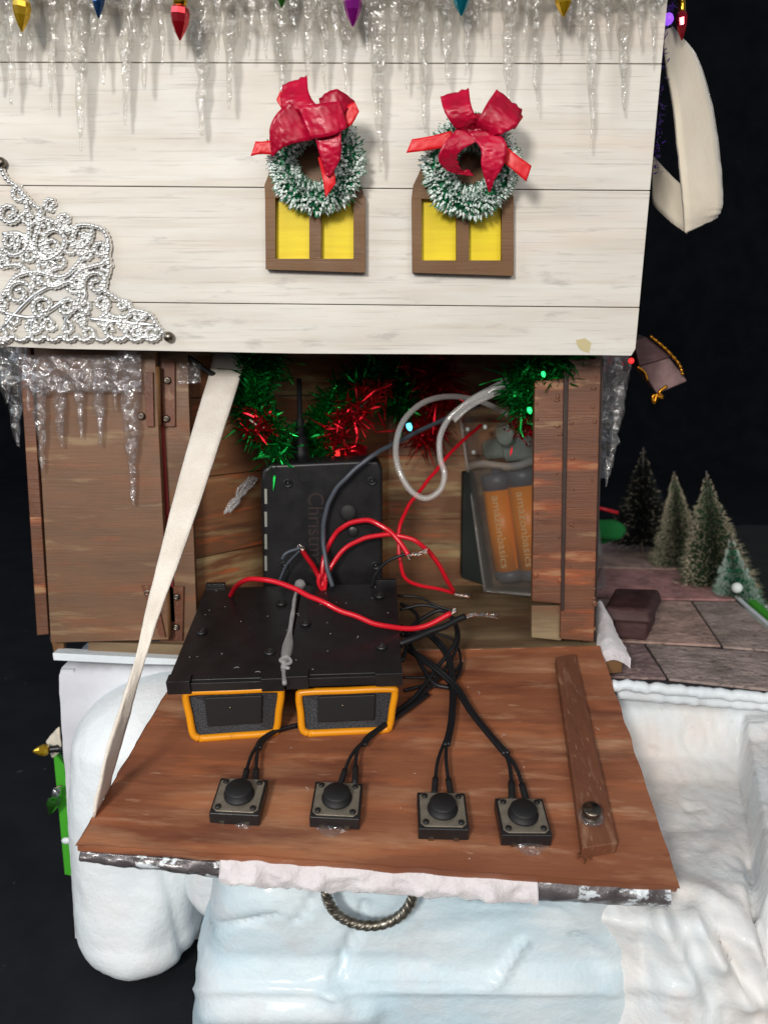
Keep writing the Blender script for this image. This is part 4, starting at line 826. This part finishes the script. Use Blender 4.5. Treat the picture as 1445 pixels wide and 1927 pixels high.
mb = MB(); mb.lathe(cp(2.3, -.02, Hc*.88), -cay, [(.45,0), (.45,.15), (.3,.2), (0,.2)], 18); case.add('switch_dial', mb, 'case_white', True)
for x, z in ((.35,.93), (.5,.80), (1.3,.93), (3.1,.95)): mb = MB(); mb.lathe(cp(x, -.02, Hc*z), -cay, [(.10,0), (.08,.06), (0,.07)], 10); case.add('case_pin', mb, 'frost', True)
mb = MB(); mb.tube([cp(.05,-.06,0), cp(.05,-.06,Hc)], .05, 6); mb.tube([cp(.05,-.06,.02), cp(Wc,-.06,.02)], .06, 6); case.add('edge_bead', mb, 'clear_tube', True)
for i, (x, up, body_txt) in enumerate(((.80, 0, 'amazonbasics'), (2.16, .12, 'amazonbasics'), (3.55, .05, ''))):
    o = cp(x, .85, .35+up); rb = .67; Lb = 5.0*Hc/6.9*.86
    th = Thing('battery', ('orange battery at the left inside the clear case', 'orange battery in the middle of the clear case', 'orange battery at the right of the case, behind the post board')[i], 'battery', o, 'batteries in the clear case')
    mb = MB(); mb.lathe(o + caz*Lb*.10, caz, [(rb,0), (rb,Lb*.74)], 28); th.add('wrapper', mb, 'battery_orange', True, bevel=0)
    mb = MB(); mb.lathe(o, caz, [(rb*.8,0), (rb*.99,.05), (rb*.99,Lb*.0999)], 28); th.add('base_cap', mb, 'battery_gray', True)
    mb = MB(); mb.lathe(o + caz*Lb*.8405, caz, [(rb*.995,0), (rb*.995,Lb*.13), (rb*.8,Lb*.15), (.25,Lb*.152), (.25,Lb*.19), (0,Lb*.19)], 28); th.add('top_cap', mb, 'battery_gray', True)
    if i < 2:
        mb = text_pts(body_txt, .5, lambda a, b, o=o: o + caz*(Lb*.80 - a*1.12) + (-cay*math.cos((b-.2)/rb+(.50 if i == 0 else .42)) + cax*math.sin((b-.2)/rb+(.50 if i == 0 else .42)))*(rb+.012), 'brand'); th.add('lettering', mb, 'print_white')
    mb = MB()
    mb.grid(lambda u, v, o=o: o + caz*(Lb*(.12 + .70*v)) + (-cay*math.cos(1.1+u*.12) + cax*math.sin(1.1+u*.12))*(rb+.01), 3, 4); th.add('print_stripe', mb, 'print_dark' if i == 1 else 'battery_orange')
mb = MB(); mb.prism([aty(x, y, 7.1) for x, y in ((871,890), (890,888), (925,1105), (868,1088))], V((0,.7,0))); single('dark_block', 'dark green-black wedge standing behind the battery case', 'block', mb, 'dark_green', atz(900, 1095, 10), bevel=.05)

# ------------------------------------------------------------------ clear cable loop
mb = MB(); pts = [(1000,700,.9), (965,716,1.2), (920,738,1.4), (880,758,1.4), (846,786,1.4), (828,822,1.4), (828,862,1.3), (836,892,1.2), (828,922,1.0), (800,938,.9), (770,920,.9), (748,876,1.1), (746,830,1.5), (762,788,2.0), (800,756,2.6), (850,746,3.2), (905,756,3.6), (960,782,3.8)]
mb.tube(cr([aty(*p) for p in pts], 10), .10, 10)
single('clear_cable', 'clear plastic cable looping in front of the alcove wall', 'cable', mb, 'clear_tube', aty(800, 930, 1), True)
mb = MB(); mb.ribbon([(aty(984, 692, 1.0), aty(1000, 712, 1.0)), (aty(930,722,1.3), aty(940,742,1.3)), (aty(880,750,1.35), aty(888,768,1.35)), (aty(846,782,1.38), aty(856,796,1.38))], .05, 8, 4)
single('clear_tape', 'strip of clear tape along the upper run of the clear cable', 'tape', mb, 'clear_tube', aty(920, 735, 1.3), True)

# ------------------------------------------------------------------ tinsel garlands
def tinsel(th, name, path_, mat, n, rad, wd=.035, seed=0):
    rnd = random.Random(seed); P = cr([aty(*p) for p in path_], 12); mb = MB()
    for i in range(n):
        o = rnd.choice(P) + V((rnd.gauss(0,.22), rnd.gauss(0,.15), rnd.gauss(0,.22))); d = V((rnd.gauss(0,1), rnd.gauss(0,1), rnd.gauss(0,1))).normalized(); L = rad*rnd.uniform(.3, 1.0)
        s = d.orthogonal(); s.rotate(Matrix.Rotation(rnd.uniform(0, 6.28), 3, d)); s = s.normalized()*wd; k = V((rnd.gauss(0,.12), rnd.gauss(0,.12), rnd.gauss(0,.12)-.06))*L
        s2 = s.copy(); s2.rotate(Matrix.Rotation(rnd.uniform(.4, 1.6), 3, d)); m_ = o + d*L*.55 + k*.3; e = o + d*L + k
        mb.add([o-s*.6, o+s*.6, m_+s2, m_-s2, e+s*.5, e-s*.5], [(0,1,2,3), (3,2,4,5)])
    core = MB(); core.tube(P, .04, 5)
    th.add('garland_wire', core, 'dull_steel'); th.add(name, mb, mat, kind='stuff')
g1 = Thing('tinsel_garland', 'green tinsel garland with a red tuft hanging right of the strap', 'garland', aty(490, 680, 2.5), 'tinsel garlands in the alcove')
tinsel(g1, 'green_tinsel', [(506,655,1.0), (484,700,1.0), (472,752,1.1), (492,800,1.2), (526,846,1.1)], 'tinsel_green', 1700, .9, seed=1)
tinsel(g1, 'red_tinsel', [(470,790,.6), (486,802,.6), (500,806,.6)], 'tinsel_red', 110, .6, seed=2)
g2 = Thing('tinsel_garland', 'green and bright red tinsel garland drooping over the black control box', 'garland', aty(640, 760, 3), 'tinsel garlands in the alcove')
tinsel(g2, 'green_tinsel', [(700,700,4.2), (660,735,3.8), (620,775,3.4), (598,812,3.2), (600,842,3.2)], 'tinsel_green', 1500, .9, seed=3)
tinsel(g2, 'red_tinsel', [(716,730,3.0), (680,764,2.6), (648,796,2.6), (626,836,2.8)], 'tinsel_red', 300, .8, seed=4)
g3 = Thing('tinsel_garland', 'shadowed dark green and red tinsel deep under the roof', 'garland', aty(770, 720, 6), 'tinsel garlands in the alcove')
tinsel(g3, 'green_tinsel', [(712,700,5.8), (740,730,6), (756,764,6)], 'tinsel_green', 600, 1.2, seed=5)
tinsel(g3, 'red_tinsel', [(760,700,6.2), (810,704,6.0), (838,730,6.0), (800,790,6.4), (790,830,6.6)], 'tinsel_red', 700, 1.4, seed=6)
g4 = Thing('tinsel_garland', 'green tinsel garland hanging at the top left of the post board', 'garland', aty(1000, 700, .8), 'tinsel garlands in the alcove')
tinsel(g4, 'green_tinsel', [(1076,680,.2), (1030,690,.3), (992,704,.5), (978,738,.7), (990,772,.8)], 'tinsel_green', 1100, .85, seed=7)
tinsel(g4, 'red_tinsel', [(970,796,.9), (990,798,.8), (996,806,.8)], 'tinsel_red', 160, .5, seed=8)
for x, y, yy, m_, r, lab in ((770,803,1.4,'led_cyan',.10,'tiny cyan fairy light in the clear cable loop'), (635,854,3.4,'led_red',.11,'tiny red light at the left above the control box'), (664,850,3.4,'led_red',.10,'tiny red light at the right above the control box'),
                        (996,772,-.1,'led_green',.08,'green glint light at the foot of the right garland'), (1022,704,-.4,'led_green',.07,'green glint light near the top of the right garland')):
    mb = MB(); mb.lathe(aty(x, y, yy), V((.3,-.2,-1)).normalized(), [(r*.4,-r*1.2), (r*.8,-r), (r,0), (r*.8,r*.8), (r*.3,r*1.4), (0,r*1.5)], 10); single('fairy_light', lab, 'fairy light', mb, m_, aty(x, y, yy), True)
mb = MB(); mb.grid(lambda u, v: aty(lerp(640, 690, u), lerp(840, 868, v) + 6*math.sin(u*3.14)*-1, 3.3) + V((0, -.3*math.sin(u*3.14)*math.sin(v*3.14), 0)), 10, 8)
single('red_foil', 'crumpled red foil leaf on top of the control box', 'foil', mb, 'tinsel_red', aty(665, 860, 3.3), True)
# clear plastic scrap glued to the wall
scrap = Thing('glue_scrap', 'crumpled clear glue scrap stuck to the alcove wall left of the control box', 'glue', aty(440, 930, 6))
for k in range(8):
    pts = [aty(lerp(478, 424, t) + random.uniform(-9, 9), lerp(902, 968, t**1.3) + random.uniform(-7, 7), 2.35-.75*t) for t in (0, .25, .5, .75, 1)]
    mb = MB(); mb.tube(cr(pts, 6), .05, 6); scrap.add('glue_strand', mb, 'glue', True)
single('glue_scrap', 'milky plastic scrap beside the black cable under the gable', 'glue', MB().grid(lambda u, v: aty(lerp(336, 378, u), lerp(684, 722, v), -.05) + V((0, -.2*abs(noise.noise(V((u*4, v*4, 1)))), .1*noise.noise(V((u*5, v*5, 3))))), 14, 12), 'hazy_plastic', aty(355, 700, 0), True)

# ------------------------------------------------------------------ right side: stone path, snow strip, trees, small pieces
PZ = 9.0
mb = MB(); q = [atz(x, y, PZ-.06) for x, y in ((1120,1284), (1470,1310), (1470,1214), (1387,1136), (1318,1063), (1250,1019), (1120,1010))]; mb.prism(q[::-1], V((0,0,-.3)))
pth = single('path', None, None, mb, 'mortar', (0,0,0), kind='structure')
stones = [[(1120,1012),(1205,1012),(1246,1018),(1274,1073),(1206,1072),(1120,1070)], [(1250,1019),(1317,1062),(1330,1073),(1277,1074)], [(1120,1073),(1207,1075),(1332,1077),(1383,1132),(1246,1130),(1120,1126)],
          [(1120,1130),(1247,1134),(1299,1136),(1355,1219),(1213,1212),(1120,1208)], [(1303,1136),(1385,1136),(1470,1214),(1470,1230),(1360,1221)], [(1120,1212),(1209,1215),(1253,1281),(1160,1278),(1120,1276)], [(1215,1216),(1470,1234),(1470,1305),(1258,1282)]]
for i, s_ in enumerate(stones):
    mb = MB(); mb.prism([atz(x, y, PZ-.055) for x, y in s_], V((0,0,.10))); o = link('stone', mb, 'stone%d' % (i % 7), V((0,0,0)), pth, bevel=.03)
mb = MB(); pp = [(1244,1012), (1318,1060), (1388,1132), (1480,1212)]; L_ = cr([atz(x, y, PZ) for x, y in pp], 8)
mb.ribbon([(p + V((0,0,.06)), p + V((.2,.06,.06))) for p in L_[::4]], .08, 6, 3)
single('kerb_strip', 'thin white edging along the far side of the stone path', 'edging', mb, 'snow', atz(1318, 1060, PZ), kind=None)
mb = MB(); mb.ribbon([(atz(x, y, PZ-.2) + V((.35,.1,0)), atz(x, y, PZ-.2) + V((.75,.3,0))) for x, y in pp[1:]], .3, 6, 3)
single('green_edging', 'bright green edging beyond the white strip of the path', 'edging', mb, 'green_panel', atz(1400, 1150, PZ))
mb = MB(); mb.grid(lambda u, v: V((lerp(11.5, 34, u), lerp(-.4, 34, v), 8.35 + .12*fbm((u*22, v*30, 0), .6) - max(0, v*30-26)*.2)), 60, 70)
M('ground_dark', c(34,34,34), .95, var=(c(22,24,24), (.5,.5,.5))); base.add('back_ground', mb, 'ground_dark', True)
def brush_tree(tip, base_px, halfw, y, lab, frost_mat, fr, seed, rings=False, gm='bristle_dark'):
    fr = min(.95, fr*1.35)
    rnd = random.Random(seed); a = aty(base_px[0], base_px[1], y); b = aty(tip[0], tip[1], y); H = (b-a).length; ax = (b-a).normalized(); Rb = (aty(base_px[0]+halfw, base_px[1], y) - a).length
    th = Thing('bottle_brush_tree', lab, 'tree', a, 'bottle brush trees beyond the path'); g = MB(); f_ = MB()
    for i in range(4200):
        t = 1 - math.sqrt(rnd.random()); 
        if rings: t = (math.floor(t*9) + rnd.random()*.62)/9
        an = rnd.uniform(0, 6.283); r = (Rb*(1-t)*.98 + .03)*(1+.35*noise.noise(V((math.cos(an)*1.5, math.sin(an)*1.5, t*9+seed)))); d = (V((math.cos(an), math.sin(an), 0)) + ax*rnd.uniform(-.15, .3)).normalized(); o = a + ax*(t*H); e = o + d*r*rnd.uniform(.85, 1.06)
        s = V((-math.sin(an), math.cos(an), 0))*.020; s2 = ax*.02
        g.add([o-s, o+s, e+s*.8, e-s*.8, o-s2, o+s2, e+s2*.8, e-s2*.8], [(0,1,2,3), (4,5,6,7)])
        if rnd.random() < fr: q = lerp(o, e, .84); f_.add([q-s*1.7, q+s*1.7, e+d*.03, q-s2*1.7, q+s2*1.7], [(0,1,2), (3,4,2)])
    th.add('bristles', g, gm, kind='stuff'); th.add('frosted_tips', f_, frost_mat, kind='stuff')
    m = MB(); m.tube([a - ax*.7, b + ax*.02], .05, 6); th.add('trunk', m, 'dull_steel'); return th
brush_tree((1210,843), (1206,1022), 62, 18, 'dark bottle brush tree, leftmost and farthest beyond the path', 'frost_tan', .12, 11, False, 'dark_green')
brush_tree((1268,888), (1278,1064), 52, 15.5, 'slim tan-tipped bottle brush tree between the dark one and the tall green one', 'frost_tan', .7, 12)
brush_tree((1328,887), (1350,1158), 92, 12.0, 'largest green bottle brush tree beyond the path', 'frost_tan', .6, 13)
t4 = brush_tree((1374,1010), (1388,1176), 60, 10.0, 'small snowy ringed bottle brush tree at the right edge', 'frost', .7, 14, True, 'bristle_green')
mb = MB(); mb.ball(aty(1386, 1106, 9.2), .24, 12); t4.add('white_bauble', mb, 'frost', True)
# cotton strip along the foot of the post, wood under it
mb = MB(); mb.grid(lambda u, v: (lambda p: p + V((.05*fbm(p, 2), 0, .10*fbm(p, 1.6) + .3*math.sin(u*3.14))))(lerp(aty(lerp(1118, 1140, u), 1148, 2.4), aty(lerp(1124, 1186, u), 1238, -.3), v)), 14, 30)
k0 = len(mb.v); mb.grid(lambda u, v: mb.v[int(round(v*30))*15 + int(round(u*14))] - V((0,0,.35)), 14, 30)
for j in range(30): mb.f += [(j*15+14, (j+1)*15+14, (j+1)*15+14+k0, j*15+14+k0), (j*15, (j+1)*15, (j+1)*15+k0, j*15+k0)]
for i in range(14): mb.f += [(30*15+i, 30*15+i+1, 30*15+i+1+k0, 30*15+i+k0)]
single('snow_strip', 'pinkish white cotton snow strip at the foot of the right corner post', 'snow strip', mb, 'cotton', aty(1150, 1230, 0), True)
mb = MB(); mb.prism([aty(x, y, -.2) for x, y in ((1122,1228), (1172,1240), (1170,1266), (1128,1270))], V((0,1.6,0))); single('wood_block', 'brown wooden block end under the pinkish snow strip', 'block', mb, 'wood_frame', aty(1148, 1268, -.2), bevel=.04)
# dark little stool on the path
stl = Thing('mini_stool', 'small dark brown stool-like piece on the stone path beside the post', 'stool', atz(1192, 1200, PZ+.05))
mb = MB(); q = [atz(x, y, PZ+.05) for x, y in ((1152,1202), (1216,1206), (1232,1172), (1166,1170))]; mb.hexa(q, [p + V((0,0,.75)) for p in q]); stl.add('base', mb, 'brown_box', bevel=.08)
mb = MB(); q = [p + V((0,0,.76)) for p in q]; cc = sum(q, V((0,0,0)))/4; q = [cc + (p-cc)*1.3 for p in q]; mb.hexa(q, [p + V((-.05,.3,.5)) for p in q]); stl.add('top', mb, 'brown_box', bevel=.14)
mb = MB(); mb.grid(lambda u, v: aty(1172 + 50*math.cos(math.pi*(1-u)), 1110 - 66*math.sin(math.pi*u), 4.2 + v*2.2) - V((0,0,0)), 20, 6); stl.add('arched_back', mb, 'wood_dark', True)
# hanging lantern-like box
lan = Thing('hanging_box', 'tilted pinkish box with gold cord, hanging in the dark right of the gable', 'ornament', aty(1245, 660, 3))
f1 = [aty(x, y, 3.0) for x, y in ((1188,650), (1232,690), (1222,740), (1190,700))]; 
mb = MB(); q = [aty(x, y, 3) for x, y in ((1200,688), (1258,672), (1294,718), (1236,742))]; mb.prism([p for p in q], V((.1,1.2,.2))); lan.add('body', mb, 'pinkish', bevel=.08)
mb = MB(); q = [aty(x, y, 2.9) for x, y in ((1190,640), (1216,634), (1262,672), (1202,690))]; mb.prism(q, V((.1,1.5,.2))); lan.add('roof', mb, 'brown_box', bevel=.05)
mb = MB(); mb.tube(cr([aty(x, y, 2.75) for x, y in ((1222,632), (1250,655), (1276,684), (1284,706))], 8), lambda t: .05+.02*math.sin(t*60), 6); mb.tube(cr([aty(x, y, 2.75) for x, y in ((1198,690), (1212,700), (1218,716))], 6), .05, 6)
mb.tube(cr([aty(x, y, 2.8) for x, y in ((1254,726), (1240,738), (1246,748), (1228,744), (1230,758), (1236,740))], 6), .06, 6); lan.add('gold_cord', mb, 'gold_cord', True)
mb = MB(); mb.ball(aty(1187, 679, 2.2), .10, 8); single('fairy_light', 'tiny red light at the left corner of the hanging box', 'fairy light', mb, 'led_red', aty(1187, 679, 2.2), True)
mb = MB(); mb.ball(aty(1136, 1000, 9), .8, 14, (1,.6,.6)); mb.v = [v + (v-aty(1136,1000,9))*.5*noise.noise(v*2.2) for v in mb.v]; single('green_pompom', 'blurred bright green piece behind the corner post', 'decoration', mb, 'green_cloth', aty(1140, 998, 9), True)
mb = MB(); mb.tube([aty(1118, 954, 9), aty(1162, 965, 9)], .09, 6); single('red_stick', 'thin red stick behind the corner post', 'stick', mb, 'red_wire', aty(1140, 960, 9), True)

# ------------------------------------------------------------------ left edge: green panel, bulbs, cloth bit
mb = MB(); mb.prism([aty(x, y, 1.6) for x, y in ((100,1412), (122,1440), (141,1650), (122,1646))], V((0,.25,0))); single('green_card', 'bright green strip showing at the left side of the snow base', 'panel', mb, 'green_panel', aty(125, 1640, 1.6), bevel=.03)
bulb(0, 1412, 0, 'gold', 'gold mini bulb poking out at the left of the snow base', y=.6, wd=0) if False else None
a = aty(116, 1408, .8); b = aty(62, 1414, .4); ax = (b-a).normalized(); L = (b-a).length
th = Thing('christmas_bulb', 'gold mini bulb poking sideways from the left of the snow base', 'bulb', a, 'mini christmas bulbs')
mb = MB(); mb.lathe(a + ax*L*.42, ax, [(.10,0), (.19,.06), (.21,.18), (.15,.34), (.06,.48), (.01,L*.58)], 10); th.add('glass', mb, 'bulb_gold')
mb = MB(); mb.lathe(a - ax*.1, ax, [(.12,0), (.14,.05), (.14,.25), (.12,.28), (.13,.46), (.10,.52)], 12); th.add('cap', mb, 'black_plastic', True)
a = aty(108, 1484, 1.0); b = aty(94, 1536, 1.0); ax = (b-a).normalized(); L = (b-a).length
th = Thing('christmas_bulb', 'silvery green mini bulb hanging against the green strip', 'bulb', a, 'mini christmas bulbs')
mb = MB(); mb.lathe(a + ax*L*.35, ax, [(.12,0), (.22,.08), (.24,.2), (.16,.38), (.02,L*.6)], 8); th.add('glass', mb, 'bulb_green')
mb = MB(); mb.lathe(a, ax, [(.10,0), (.13,.04), (.13,.26), (.10,.3)], 12); th.add('cap', mb, 'chrome', True)
mb = MB(); mb.tube(cr([aty(118,1478,1.0), aty(104,1484,.9), aty(112,1492,.9)], 6), .03, 5); th.add('hanging_wire', mb, 'dull_steel', True)
mb = MB(); mb.ribbon([(aty(112,1368,.7), aty(116,1404,.7)), (aty(96,1384,.9), aty(112,1416,.9)), (aty(88,1396,1.0), aty(100,1426,1.0))], .06, 6, 4, .05); single('white_felt_bit', 'scrap of white felt behind the sideways gold bulb', 'felt', mb, 'felt', aty(100,1400,.9), True)
mb = MB(); mb.ball(aty(126, 1582, 1.3), .16, 8, (1.2,.6,.8)); single('snow_fleck', 'white glue fleck on the green strip', 'fleck', mb, 'snow_bright', aty(126, 1582, 1.3), True)
